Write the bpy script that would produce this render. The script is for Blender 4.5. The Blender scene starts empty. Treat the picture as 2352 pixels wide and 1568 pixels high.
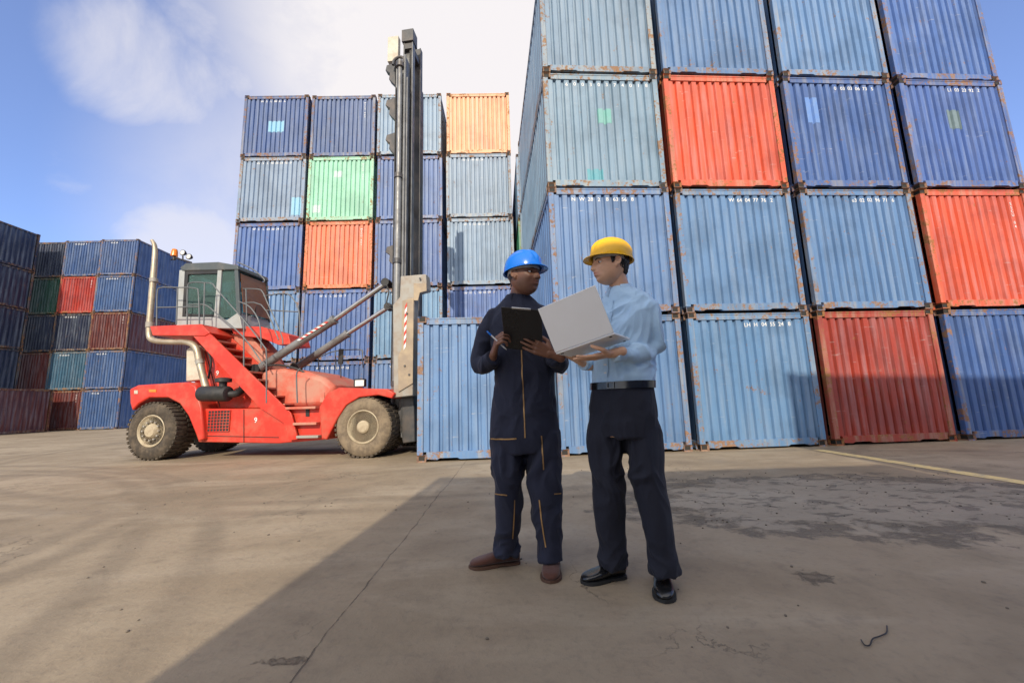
import bpy,bmesh,math,random
from mathutils import Vector,Matrix,noise
from mathutils.bvhtree import BVHTree
random.seed(4)
sc=bpy.context.scene; COL=sc.collection
rad=math.radians; sin=math.sin; cos=math.cos; PI=math.pi
# ---------------- survey camera ----------------
FO=910.;PT=rad(8.6);RL=.03;CH=1.0
def ray(px,py):
    u=px-1176;v=py-784
    a=u*cos(RL)-v*sin(RL);b=v*cos(RL)+u*sin(RL)
    return Vector((a,FO*cos(PT)+b*sin(PT),FO*sin(PT)-b*cos(PT)))
def W(px,py,Y):
    d=ray(px,py);return Vector((d.x/d.y*Y,Y,CH+d.z/d.y*Y))
def G(px,py,z=0):
    d=ray(px,py);t=(z-CH)/d.z;return Vector((d.x*t,d.y*t,z))
# ---------------- helpers ----------------
MW={}
def world_of(p):
    return MW.get(p.name,Matrix()) if p else Matrix()
def thing(name,label,cat,loc=(0,0,0),rz=0,group=None):
    o=bpy.data.objects.new(name,None);COL.objects.link(o)
    o.location=loc;o.rotation_euler=(0,0,rz);o['label']=label;o['category']=cat
    o.empty_display_size=.2
    if group:o['group']=group
    MW[o.name]=Matrix.Translation(Vector(loc))@Matrix.Rotation(rz,4,'Z')
    return o
def shade(me,ang=35):
    me.polygons.foreach_set('use_smooth',[True]*len(me.polygons))
    if ang<180: me.set_sharp_from_angle(angle=rad(ang))
def link(name,geo,mat,parent=None,local=True,bev=0,ang=35,color=None):
    if isinstance(geo,bmesh.types.BMesh):
        me=bpy.data.meshes.new(name);bmesh.ops.recalc_face_normals(geo,faces=geo.faces[:]);geo.to_mesh(me);geo.free()
    else: me=geo
    if parent and not local: me.transform(world_of(parent).inverted())
    if mat and not me.materials:
        for m in (mat if isinstance(mat,(list,tuple)) else [mat]): me.materials.append(m)
    shade(me,ang)
    o=bpy.data.objects.new(name,me);COL.objects.link(o)
    if parent:
        o.parent=parent;MW[o.name]=world_of(parent)
    if color:o.color=color
    if bev:
        b=o.modifiers.new('bevel','BEVEL');b.width=bev;b.segments=2;b.limit_method='ANGLE';b.angle_limit=rad(40)
    return o
def tag(o,label,cat,group=None):
    o['label']=label;o['category']=cat
    if group:o['group']=group
    return o
def box(bm,a,b,M=None):
    vs=[]
    for z in (a[2],b[2]):
        for x,y in ((a[0],a[1]),(b[0],a[1]),(b[0],b[1]),(a[0],b[1])):
            p=Vector((x,y,z)); vs.append(bm.verts.new(M@p if M else p))
    for f in ((3,2,1,0),(4,5,6,7),(0,1,5,4),(1,2,6,5),(2,3,7,6),(3,0,4,7)):
        bm.faces.new([vs[i] for i in f])
    return vs
def ring_loft(bm,rings,cap=True,close=True):
    V=[[bm.verts.new(p) for p in r] for r in rings]
    n=len(V[0])
    for i in range(len(V)-1):
        for j in range(n if close else n-1):
            k=(j+1)%n
            bm.faces.new((V[i][j],V[i][k],V[i+1][k],V[i+1][j]))
    if cap and close:
        bm.faces.new(V[0][::-1]);bm.faces.new(V[-1])
def frame(t):
    t=t.normalized();ref=Vector((0,0,1)) if abs(t.z)<.9 else Vector((0,1,0))
    a=t.cross(ref).normalized();return a,t.cross(a).normalized()
def tube(bm,pts,r,seg=10,smooth=0):
    pts=[Vector(p) for p in pts]
    rs=r if isinstance(r,(list,tuple)) else [r]*len(pts)
    if smooth:
        k=catmull([tuple(p)+(q,) for p,q in zip(pts,rs)],smooth)
        pts=[Vector(q[:3]) for q in k];rs=[q[3] for q in k]
    a=None;rings=[]
    for i,p in enumerate(pts):
        t=(pts[min(i+1,len(pts)-1)]-pts[max(i-1,0)]).normalized()
        if a is None: a,b=frame(t)
        else:
            a=(a-t*a.dot(t)).normalized();b=t.cross(a)
        rings.append([p+(a*cos(q)+b*sin(q))*rs[i] for q in [2*PI*j/seg for j in range(seg)]])
    ring_loft(bm,rings)
def catmull(keys,n):
    out=[]
    K=[keys[0]]+list(keys)+[keys[-1]]
    for i in range(1,len(K)-2):
        for s in range(n):
            t=s/n
            out.append(tuple(.5*((2*b)+(-a+c)*t+(2*a-5*b+4*c-d)*t*t+(-a+3*b-3*c+d)*t**3) for a,b,c,d in zip(K[i-1],K[i],K[i+1],K[i+2])))
    out.append(tuple(keys[-1]));return out
def capsule(bm,p0,r0,p1,r1,seg=14):
    p0=Vector(p0);p1=Vector(p1);t=(p1-p0)
    if t.length<1e-6:t=Vector((0,0,1e-4));p1=p0+t
    t.normalize();a,b=frame(t);rings=[]
    def rg(c,r): rings.append([c+(a*cos(2*PI*j/seg)+b*sin(2*PI*j/seg))*r for j in range(seg)])
    for e in (80,55,30): rg(p0-t*r0*sin(rad(e)),r0*cos(rad(e)))
    rg(p0,r0);rg(p1,r1)
    for e in (30,55,80): rg(p1+t*r1*sin(rad(e)),r1*cos(rad(e)))
    ring_loft(bm,rings)
def ellipsoid(bm,M,rx,ry,rz,seg=20,rows=14):
    rings=[]
    for i in range(rows+1):
        e=rad(-86+172*i/rows)
        rings.append([M@Vector((rx*cos(e)*cos(2*PI*j/seg),ry*cos(e)*sin(2*PI*j/seg),rz*sin(e))) for j in range(seg)])
    ring_loft(bm,rings)
def lathe(bm,prof,c,seg=40):
    rings=[[Vector((c[0]+r*cos(2*PI*j/seg),c[1]+y,c[2]+r*sin(2*PI*j/seg))) for j in range(seg)] for y,r in prof]
    ring_loft(bm,rings)
def prism(bm,poly,y0,y1):
    A=[bm.verts.new((x,y0,z)) for x,z in poly];B=[bm.verts.new((x,y1,z)) for x,z in poly]
    n=len(poly)
    bm.faces.new(A);bm.faces.new(B[::-1])
    for i in range(n): bm.faces.new((A[i],B[i],B[(i+1)%n],A[(i+1)%n]))
def remesh(bm,vox,sm=4):
    me=bpy.data.meshes.new('t');bmesh.ops.recalc_face_normals(bm,faces=bm.faces[:]);bm.to_mesh(me);bm.free()
    o=bpy.data.objects.new('t',me);COL.objects.link(o)
    m=o.modifiers.new('r','REMESH');m.mode='VOXEL';m.voxel_size=vox
    if sm:
        s=o.modifiers.new('s','SMOOTH');s.factor=.5;s.iterations=sm
    dg=bpy.context.evaluated_depsgraph_get();dg.update()
    r=bpy.data.meshes.new_from_object(o.evaluated_get(dg))
    bpy.data.objects.remove(o);return r
# ---------------- node materials ----------------
class NT:
    def __init__(s,nt): s.nt=nt
    def n(s,t,ins=None,**kw):
        x=s.nt.nodes.new(t)
        for k,v in kw.items(): setattr(x,k,v)
        for k,v in (ins or {}).items():
            i=x.inputs[k]
            if isinstance(v,bpy.types.NodeSocket): s.nt.links.new(v,i)
            else: i.default_value=v
        return x
    def math(s,op,a,b=0,c=0,clamp=False):
        x=s.n('ShaderNodeMath',{0:a,1:b,2:c},operation=op,use_clamp=clamp);return x.outputs[0]
    def ss(s,v,lo,hi,a=0.,b=1.):
        x=s.n('ShaderNodeMapRange',{'Value':v,'From Min':lo,'From Max':hi,'To Min':a,'To Max':b},interpolation_type='SMOOTHSTEP');return x.outputs[0]
    def mix(s,f,a,b,bl='MIX'):
        x=s.n('ShaderNodeMix',data_type='RGBA',blend_type=bl)
        for i,v in ((0,f),(6,a),(7,b)):
            if isinstance(v,bpy.types.NodeSocket): s.nt.links.new(v,x.inputs[i])
            else: x.inputs[i].default_value=v if i==0 else (tuple(v)+(1,))[:4]
        return x.outputs[2]
    def noise(s,vec,scale,det=4,rough=.55,dist=0):
        return s.n('ShaderNodeTexNoise',{'Vector':vec,'Scale':scale,'Detail':det,'Roughness':rough,'Distortion':dist}).outputs['Fac']
    def mapv(s,vec,scale=(1,1,1),loc=(0,0,0)):
        return s.n('ShaderNodeMapping',{'Vector':vec,'Scale':scale,'Location':loc}).outputs[0]
def newmat(name,rough=.6,metal=0,spec=.5):
    m=bpy.data.materials.new(name);m.use_nodes=True;b=m.node_tree.nodes['Principled BSDF']
    b.inputs['Roughness'].default_value=rough;b.inputs['Metallic'].default_value=metal
    b.inputs['Specular IOR Level'].default_value=spec
    return m,NT(m.node_tree),b
def setc(N,b,c): N.nt.links.new(c,b.inputs['Base Color'])
def bump(N,b,h,st=.3,d=.01):
    x=N.n('ShaderNodeBump',{'Height':h,'Strength':st,'Distance':d});N.nt.links.new(x.outputs[0],b.inputs['Normal'])
def simple(name,col,rough=.6,metal=0,var=.15,scale=8,dirt=None,dirtamt=.5,bmp=0,spec=.5,dscale=3):
    m,N,b=newmat(name,rough,metal,spec)
    tc=N.n('ShaderNodeTexCoord').outputs['Object']
    f=N.noise(tc,scale,5)
    c=N.mix(f,tuple(x*(1-var) for x in col),tuple(min(1,x*(1+var)) for x in col))
    if dirt:
        g=N.ss(N.noise(tc,dscale,8,.7),.5-.25*dirtamt,.75-.2*dirtamt)
        c=N.mix(N.math('MULTIPLY',g,min(1,dirtamt+.2)),c,dirt)
    setc(N,b,c)
    r=N.ss(f,.3,.7,max(.02,rough-.1),min(1,rough+.12));N.nt.links.new(r,b.inputs['Roughness'])
    if bmp: bump(N,b,N.noise(tc,scale*6,4),bmp,.004)
    return m
def paint(name,rust,fade,fadec=(.38,.43,.47),fa=.42):
    m,N,b=newmat(name,.55)
    tc=N.n('ShaderNodeTexCoord').outputs['Object']
    oi=N.n('ShaderNodeObjectInfo')
    off=N.n('ShaderNodeVectorMath',{0:oi.outputs['Random'],1:(91.,57.,33.)},operation='MULTIPLY').outputs[0]
    v=N.n('ShaderNodeVectorMath',{0:tc,1:off},operation='ADD').outputs[0]
    st=N.noise(N.mapv(v,(9,9,.7)),1.,6,.6)
    bl=N.noise(v,1.1,5,.6)
    fine=N.noise(v,14,6,.7)
    c=oi.outputs['Color']
    fd=N.mix(fa,c,fadec)
    c2=N.mix(N.math('MULTIPLY',N.ss(st,.40,.68),fade),c,fd)
    c2=N.mix(N.math('MULTIPLY',N.ss(bl,.42,.68),.5),c2,N.mix(.5,c,(.02,.03,.05)))
    gr=N.noise(N.mapv(v,(16,16,.45)),1.,6,.65)
    c2=N.mix(N.math('MULTIPLY',N.ss(gr,.54,.70),.5),c2,N.mix(.45,c,(.10,.075,.05)))
    sc_=N.noise(N.mapv(v,(3,3,26)),1.,4,.6)
    c2=N.mix(N.math('MULTIPLY',N.ss(sc_,.66,.73),.4),c2,(.5,.5,.48))
    lo=.73-.22*rust
    rm=N.math('MULTIPLY_ADD',fine,.5,N.math('MULTIPLY',N.noise(v,2.3,7,.72),.5))
    rmask=N.ss(rm,lo-.08,lo-.02)
    rs=N.noise(N.mapv(v,(22,22,.9)),1.,5,.7)
    rmask2=N.math('MULTIPLY',N.ss(rs,lo+.0,lo+.08),N.ss(bl,.4,.6))
    rmask=N.math('MAXIMUM',rmask,N.math('MULTIPLY',rmask2,.8))
    rc=N.mix(N.noise(v,30,3),(.12,.055,.022),(.45,.23,.08))
    c3=N.mix(N.math('MULTIPLY',rmask,.85),c2,rc)
    setc(N,b,c3)
    N.nt.links.new(N.ss(rmask,0,1,.5,.9),b.inputs['Roughness'])
    bump(N,b,N.math('ADD',N.noise(v,5,3),N.math('MULTIPLY',rmask,.3)),.25,.012)
    return m
M_wall=paint('container_paint',.28,.55)
M_frame=paint('container_frame_paint',.64,.9,(.42,.38,.28),.5)
M_cast=paint('casting_rusty_paint',1.0,.4)
M_dark=simple('dark_underside',(.03,.028,.025),.8)
M_white=simple('stencil_white',(.75,.76,.76),.6,var=.1)
M_roof=paint('container_roof_paint',.6,.7)
RED=(.60,.035,.018)
M_red=simple('loader_red_paint',RED,.42,var=.12,dirt=(.40,.15,.09),dirtamt=.3,dscale=2.2)
M_redd=simple('loader_faded_red_paint',(.55,.11,.065),.6,var=.15,dirt=(.46,.26,.19),dirtamt=.6,dscale=2)
M_blk=simple('black_rubber_plastic',(.018,.018,.019),.55,var=.2,dirt=(.08,.07,.06),dirtamt=.2)
M_tyre=simple('dusty_tyre_rubber',(.050,.040,.030),.9,var=.3,dirt=(.17,.13,.09),dirtamt=.4,bmp=.4,dscale=5)
M_tyre2=simple('dusty_tyre_sidewall',(.13,.10,.07),.9,var=.3,dirt=(.27,.21,.14),dirtamt=.6,bmp=.4,dscale=5)
M_rim=simple('dusty_cream_rim',(.46,.39,.27),.6,var=.15,dirt=(.2,.13,.08),dirtamt=.35,dscale=6)
M_cabw=simple('cab_pale_grey',(.36,.38,.38),.45,dirt=(.3,.26,.2),dirtamt=.25)
M_cabd=simple('cab_dark_grey',(.07,.085,.09),.45,dirt=(.2,.17,.14),dirtamt=.15)
M_steel=simple('greased_grey_steel',(.24,.245,.25),.42,.2,dirt=(.09,.08,.07),dirtamt=.45)
M_grey=simple('weathered_grey_steel',(.34,.33,.30),.6,.1,dirt=(.27,.19,.13),dirtamt=.4,dscale=4)
M_chrome=simple('hydraulic_rod_steel',(.45,.45,.45),.25,.9)
M_pipe=simple('heat_stained_exhaust',(.46,.40,.30),.42,.5,dirt=(.24,.16,.10),dirtamt=.4)
M_rail=simple('handrail_grey',(.12,.13,.14),.5)
M_mast=simple('mast_black_and_shaded_steel',(.065,.067,.072),.45,.2,dirt=(.16,.13,.11),dirtamt=.4)
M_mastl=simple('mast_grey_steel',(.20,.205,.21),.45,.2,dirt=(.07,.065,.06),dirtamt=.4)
M_amber=simple('amber_lens',(.85,.22,.02),.2)
M_cream=simple('cream_panel',(.6,.56,.46),.5,dirt=(.35,.28,.2),dirtamt=.4)
M_yellowrust=simple('worn_tan_steel',(.42,.33,.22),.6,dirt=(.28,.22,.17),dirtamt=.6)
m,N,b=newmat('tinted_glass',.04);b.inputs['Base Color'].default_value=(.20,.33,.31,1);b.inputs['Transmission Weight'].default_value=.75;b.inputs['IOR'].default_value=1.12;M_glass=m
m,N,b=newmat('bronze_glass',.1);b.inputs['Base Color'].default_value=(.22,.095,.05,1);b.inputs['Specular IOR Level'].default_value=.6;M_glassb=m
M_lamp=simple('lamp_glass',(.7,.7,.68),.15)
# ---------------- ground ----------------
m,N,b=newmat('worn_concrete',.85,spec=.3)
tc=N.n('ShaderNodeTexCoord').outputs['Object']
sx=N.n('ShaderNodeSeparateXYZ',{0:tc})
n1=N.noise(tc,.28,6,.6);n2=N.noise(tc,1.3,8,.62,.5);n3=N.noise(tc,24,6,.7);n4=N.noise(N.mapv(tc,(.35,1.3,1)),1.1,7,.62,.4);n5=N.noise(tc,5,8,.7)
c=N.mix(N.ss(n1,.3,.7),(.265,.205,.135),(.385,.31,.215))
c=N.mix(N.math('MULTIPLY',N.ss(n2,.42,.70),.45),c,(.18,.14,.10))
c=N.mix(N.math('MULTIPLY',N.ss(n4,.48,.70),.55),c,(.44,.365,.265))
c=N.mix(N.math('MULTIPLY',N.ss(n5,.50,.72),.4),c,(.15,.12,.09))
c=N.mix(N.math('MULTIPLY',N.ss(n3,.48,.78),.4),c,(.15,.125,.10))
def blob(cx,cy,rx,ry):
    a=N.math('DIVIDE',N.math('SUBTRACT',sx.outputs[0],cx),rx);bb=N.math('DIVIDE',N.math('SUBTRACT',sx.outputs[1],cy),ry)
    return N.math('SQRT',N.math('ADD',N.math('MULTIPLY',a,a),N.math('MULTIPLY',bb,bb)))
arcs=None
for cx,cy,r in ((-9.,1.5,5.6),(-9.,1.5,5.95),(-2.,16.,11.6),(-2.,16.,12.0),(3.,-4.,11.4),(-12,-3,11.),(-12,-3,11.5)):
    dd=N.math('SUBTRACT',blob(cx,cy,1,1),r)
    e=N.math('MULTIPLY',N.ss(N.math('ABSOLUTE',N.math('MULTIPLY_ADD',n2,.08,dd)),.16,.03),N.ss(n1,.32,.55))
    arcs=e if arcs is None else N.math('MAXIMUM',arcs,e)
c=N.mix(N.math('MULTIPLY',arcs,.26),c,(.08,.065,.05))
jx=N.math('ABSOLUTE',N.math('ADD',N.math('MULTIPLY_ADD',n2,.10,sx.outputs[0]),.81))
joint=N.math('MULTIPLY',N.ss(jx,.006,.002),N.ss(n5,.38,.58,.12,.65))
jy=N.math('PINGPONG',N.math('ADD',N.math('MULTIPLY_ADD',n2,.05,sx.outputs[1]),2.2),4.9)
joint=N.math('MAXIMUM',joint,N.math('MULTIPLY',N.ss(jy,.009,.003),N.ss(n5,.45,.6,0,.6)))
hc=N.math('ABSOLUTE',N.math('SUBTRACT',N.noise(N.mapv(tc,(1,.8,1)),.8,9,.6,.2),.5))
hair=N.math('MULTIPLY',N.ss(hc,.0022,.0006),N.ss(N.noise(tc,.6,2),.52,.64,0,.6))
dk=N.math('MAXIMUM',joint,hair)
pt=N.math('MULTIPLY_ADD',N.noise(tc,1.7,8,.72),1.7,blob(3.1,3.95,1.9,1.0))
pmask=N.ss(pt,2.05,1.6)
edge=N.math('MULTIPLY',N.ss(pt,2.05,1.9),N.ss(pt,1.70,1.84))
scal=N.noise(N.mapv(tc,(1,1.6,1)),3.4,10,.75,.6)
c=N.mix(N.math('MULTIPLY',pmask,.55),c,(.33,.29,.235))
dsp=N.math('MULTIPLY',pmask,N.ss(scal,.53,.62))
spk=N.math('MULTIPLY',edge,N.ss(scal,.42,.55))
pk=N.math('MAXIMUM',N.math('MULTIPLY',dsp,.8),N.math('MULTIPLY',spk,.9))
c=N.mix(N.math('MULTIPLY',pk,.7),c,(.085,.07,.055))
sp=None
for q in ((-.95,1.76,.16,.05),(1.62,2.35,.16,.14)):
    e=N.ss(N.math('MULTIPLY_ADD',N.noise(tc,13,9,.85),3.6,blob(*q)),2.35,1.95)
    sp=e if sp is None else N.math('MAXIMUM',sp,e)
c=N.mix(N.math('MULTIPLY',sp,.45),c,(.085,.065,.05))
oil=N.ss(N.noise(tc,.5,4,.55),.54,.75)
c=N.mix(N.math('MULTIPLY',oil,.45),c,(.14,.11,.08))
c=N.mix(dk,c,(.08,.065,.05))
setc(N,b,c)
h=N.math('SUBTRACT',N.math('ADD',N.math('ADD',N.math('MULTIPLY',n3,.4),N.math('MULTIPLY',n2,.5)),N.math('MULTIPLY',N.math('MULTIPLY',scal,pmask),1.2)),N.math('ADD',N.math('ADD',dk,pk),sp))
bump(N,b,h,.7,.02)
N.nt.links.new(N.ss(n2,.3,.7,.6,.9),b.inputs['Roughness'])
M_ground=m
bm=bmesh.new()
vs=[bm.verts.new(p) for p in ((-900,-900,0),(900,-900,0),(900,900,0),(-900,900,0))];bm.faces.new(vs)
g=link('ground',bm,M_ground);g['kind']='structure'
m,N,b=newmat('worn_yellow_line_paint',.8)
tc=N.n('ShaderNodeTexCoord').outputs['Object']
setc(N,b,N.mix(N.ss(N.noise(tc,6,7,.75),.45,.66),(.80,.60,.26),(.44,.36,.24)));M_line=m
bm=bmesh.new();vs=[bm.verts.new(p) for p in ((5.20,-3,.004),(5.40,-3,.004),(5.42,7.2,.004),(5.22,7.2,.004))];bm.faces.new(vs)
l=link('painted_line',bm,M_line);l['kind']='structure'
bm=bmesh.new()
for i in range(260):
    if random.random()<.5: cx,cy=random.uniform(1.4,5.2),random.uniform(3.0,5.3)
    else: cx,cy=random.uniform(-5,2.5),random.uniform(1.6,6)
    s=random.uniform(.003,.010)
    ellipsoid(bm,Matrix.Translation((cx,cy,s*.4))@Matrix.Rotation(random.uniform(0,3),4,'Z'),s*1.3,s,s*.7,6,4)
gr=link('gravel',bm,simple('gravel_crumbs',(.16,.13,.10),.9));gr['kind']='stuff';tag(gr,'small stone crumbs scattered over the worn concrete','gravel')
bm=bmesh.new();tube(bm,[G(*p,z=.008) for p in ((1978,1468),(1986,1480),(1998,1480),(2004,1466),(2020,1460),(2036,1452),(2037,1436))],.0025,6,4)
tag(link('wire',bm,M_blk),'short bent black wire lying on the concrete at lower right','wire')
# ---------------- containers ----------------
CW,CL,CHt=2.438,6.058,2.591
def profile(x0,x1,n,dep,flat=.55,sl=.12):
    p=(x1-x0)/n;out=[]
    for i in range(n):
        a=x0+i*p
        g=1-flat-2*sl
        out+= [(a,0),(a+p*flat,0),(a+p*(flat+sl),dep),(a+p*(flat+sl+g),dep)]
    out.append((x1,0));return out
EP=profile(.11,2.328,13,.046)
SP=profile(.18,5.878,21,.045,.3,.22)
def interp(P,x):
    for (a,b),(c,d) in zip(P,P[1:]):
        if a<=x<=c and c>a: return b+(d-b)*(x-a)/(c-a)
    return 0
def corr(P,z0,z1,fn):
    bm=bmesh.new();lo=[];hi=[]
    for x,d in P:
        lo.append(bm.verts.new(fn(x,d,z0)));hi.append(bm.verts.new(fn(x,d,z1)))
    for i in range(len(P)-1): bm.faces.new((lo[i],lo[i+1],hi[i+1],hi[i]))
    return bm
def mk(bm,mat,flip=False,rc=True):
    me=bpy.data.meshes.new('m')
    if rc: bmesh.ops.recalc_face_normals(bm,faces=bm.faces[:])
    bm.to_mesh(me);bm.free();me.materials.append(mat);return me
def casting():
    bm=bmesh.new();box(bm,(0,0,0),(.162,.178,.118))
    bmesh.ops.recalc_face_normals(bm,faces=bm.faces[:])
    for f in bm.faces[:]:
        if abs(f.normal.z)<.5:
            bm.faces.ensure_lookup_table()
            bmesh.ops.inset_individual(bm,faces=[f],thickness=.033)
            n=f.normal.copy()
            for v in f.verts: v.co-=n*.03
            f.material_index=1
    me=bpy.data.meshes.new('m');bm.to_mesh(me);bm.free();me.materials.append(M_cast);me.materials.append(M_dark);return me
MC=casting()
def boxm(a,b,mat):
    bm=bmesh.new();box(bm,a,b);bmesh.ops.bevel(bm,geom=bm.edges[:],offset=.006,segments=1,affect='EDGES');return mk(bm,mat)
M_end=mk(corr(EP,.17,2.44,lambda x,d,z:(x,.03+d,z)),M_wall,rc=False)
M_rear=mk(corr(EP,.17,2.44,lambda x,d,z:(x,CL-.03-d,z)),M_wall,rc=False)
M_sl=mk(corr(SP,.17,2.47,lambda x,d,z:(.025+d,x,z)),M_wall,rc=False)
M_sr=mk(corr(SP,.17,2.47,lambda x,d,z:(CW-.025-d,x,z)),M_wall,rc=False)
rp=profile(.1,CL-.1,24,.012)
bm=bmesh.new();A=[];B=[]
for y,d in rp: A.append(bm.verts.new((.04,y,2.565-d)));B.append(bm.verts.new((CW-.04,y,2.565-d)))
for i in range(len(rp)-1): bm.faces.new((A[i],B[i],B[i+1],A[i+1]))
M_rf=mk(bm,M_roof,rc=False)
bm=bmesh.new();box(bm,(.06,.1,.10),(CW-.06,CL-.1,.15))
for i in range(12): box(bm,(.06,.35+i*.48,.035),(CW-.06,.40+i*.48,.098))
M_fl=mk(bm,M_dark)
M_post=boxm((0,0,.118),(.105,.105,2.473),M_frame)
bm=bmesh.new();box(bm,(.1625,.012,2.44),(CW-.1625,.085,2.555));box(bm,(.1625,.004,2.535),(CW-.1625,.012,2.56));M_tr=mk(bm,M_frame)
bm=bmesh.new();prism(bm,[(.1625,.17),(.1625,.05),(.35,.035),(.40,.06),(.70,.06),(.75,.035),(1.69,.035),(1.74,.06),(2.04,.06),(2.09,.035),(CW-.1625,.05),(CW-.1625,.17)],.012,.085);M_br=mk(bm,M_frame)
M_str=boxm((.012,.1785,2.47),(.075,CL-.1785,2.57),M_frame)
M_sbr=boxm((.012,.1785,.03),(.075,CL-.1785,.17),M_frame)
CAST=[(x,y,z) for z in (0,CHt-.118) for y in (.0,CL-.178) for x in (.0,CW-.162)]
def glyph(s,size,cache={}):
    k=(s,size)
    if k not in cache:
        cu=bpy.data.curves.new('t','FONT');cu.body=s;cu.size=size;cu.align_x='CENTER';cu.align_y='CENTER';cu.offset=size*.012
        o=bpy.data.objects.new('t',cu);COL.objects.link(o);dg=bpy.context.evaluated_depsgraph_get();dg.update()
        cache[k]=bpy.data.meshes.new_from_object(o.evaluated_get(dg));bpy.data.objects.remove(o)
    return cache[k]
def textbm(items):
    bm=bmesh.new()
    for s,size,x,y,z in items:
        n0=len(bm.verts);bm.from_mesh(glyph(s,size));bm.verts.ensure_lookup_table()
        for v in bm.verts[n0:]: v.co=Vector((v.co.x+x,y,v.co.y+z))
    return bm
PITCH=(2.328-.11)/13
def add_part(name,me,root,col,loc=(0,0,0)):
    o=bpy.data.objects.new(name,me);COL.objects.link(o);o.parent=root;o.location=loc;o.color=col
    MW[o.name]=world_of(root);return o
def container(x,y,z,rz,col,label,group,text=None,vert=None,patches=(),full=True,tsize=.105,tflat=5):
    k_=random.uniform(.90,1.12);col=tuple(c*k_*random.uniform(.96,1.04) for c in col)+(1,)
    t=thing('shipping_container',label,'shipping container',(x,y,z),rz,group)
    add_part('end_wall',M_end,t,col);add_part('end_wall',M_rear,t,col)
    add_part('side_wall',M_sl,t,col);add_part('side_wall',M_sr,t,col);add_part('roof',M_rf,t,col);add_part('underframe',M_fl,t,col)
    for px in (0,CW-.105):
        for py in (0,CL-.105): add_part('corner_post',M_post,t,col,(px,py+(.004 if py==0 else -.004),0))
    add_part('top_rail',M_tr,t,col);add_part('bottom_rail',M_br,t,col)
    if full:
        for me,n in ((M_tr,'top_rail'),(M_br,'bottom_rail')):
            add_part(n,me,t,col,(CW,CL,0)).rotation_euler=(0,0,PI)
    for me in (M_str,M_sbr):
        add_part('side_rail',me,t,col);add_part('side_rail',me,t,col,(CW-.087,0,0))
    for c in CAST: add_part('corner_casting',MC,t,col,c)
    if text:
        items=[]
        for i,s in enumerate(text.split()):
            items.append((s,tsize,.11+PITCH*(tflat+i+.275),.026,2.33+random.uniform(-.006,.006)))
        link('lettering',textbm(items),M_white,t)
    if vert:
        items=[(ch,.085,.11+PITCH*(11.275),.026,2.25-.085*i) for i,ch in enumerate(vert) if ch!=' ']
        link('lettering',textbm(items),M_white,t)
    for (x0,x1,z0,z1,pc) in patches:
        xs=sorted([x0,x1]+[q for q,_ in EP if x0<q<x1])
        P=[(q,interp(EP,q)) for q in xs]
        bm=corr(P,z0,z1,lambda x,d,z:(x,.027+d,z))
        me=mk(bm,M_patch,rc=False);add_part('paint_patch',me,t,pc+(1,))
    return t
m,N,b=newmat('touch_up_paint',.6);oi=N.n('ShaderNodeObjectInfo');tc=N.n('ShaderNodeTexCoord').outputs['Object']
setc(N,b,N.mix(N.math('MULTIPLY',N.noise(tc,7,5),.6),oi.outputs['Color'],(.3,.38,.42)));M_patch=m
B1=(.115,.225,.41);B2=(.065,.135,.36);B3=(.04,.085,.24);GB=(.20,.29,.41);TE=(.06,.17,.29);RD=(.72,.11,.045);DR=(.40,.05,.028)
OR=(.76,.37,.19);MG=(.26,.57,.42);GR=(.03,.2,.12);LR=(.68,.18,.08);LB=(.16,.30,.48);SHADE_NAVY=(.012,.020,.052)  # the navy is darkened to carry the shade at the left edge
SHADE_BLUE=(.04,.09,.23);SHADE_TEAL=(.035,.10,.17);SHADE_GREEN=(.012,.07,.04);SHADE_RED=(.45,.035,.02);SHADE_DKRED=(.11,.016,.011)  # left stack paints, with the deep shade there put into the colour
NAMES={B1:'faded blue',B2:'strong blue',B3:'dark blue',GB:'grey blue',TE:'teal blue',RD:'orange red',DR:'dark red',OR:'pale orange',MG:'mint green',GR:'green',LR:'orange red',LB:'light blue',SHADE_NAVY:'navy',SHADE_BLUE:'dark blue',SHADE_TEAL:'dull teal',SHADE_GREEN:'dark green',SHADE_RED:'red',SHADE_DKRED:'dark red'}
ORD=['bottom','second','third','fourth','fifth']
rz=rad(3.5);RO=Vector((.81,7.32,0));RD_=Vector((cos(rz),sin(rz),0))
colx=[-2.53,0,2.575,5.22,7.88]
Rg=[[(B1,None,None,())],
 [(B1,'N W 28 63 56 8',None,()),(B1,'N W 28 2 8 63 56 8',None,()),(GB,'6 0 0 3 0 3 7 4 0 1 8',None,((1.12,1.42,1.45,1.78,(.12,.42,.36)),(.82,1.15,.12,.42,(.05,.34,.42)))),(GB,None,'30 40',())],
 [(B1,'LH H 04 55 24 8',None,()),(B1,'W 64 04 77 76 2',None,()),(RD,None,None,()),(B1,None,None,())],
 [(DR,None,None,()),(B1,'u3 02 02 96 71 6',None,()),(B2,'0 03 03 06 73 5',None,((.45,.75,1.5,2.1,(.08,.22,.62)),)),(B1,None,None,())],
 [(B2,None,None,()),(RD,None,'SSCU 04',()),(B2,'L1 03 23 92 2',None,((1.0,1.3,1.4,1.85,(.10,.16,.17)),)),(B2,None,None,())]]
CN=['','first','second','third','rightmost']
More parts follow.
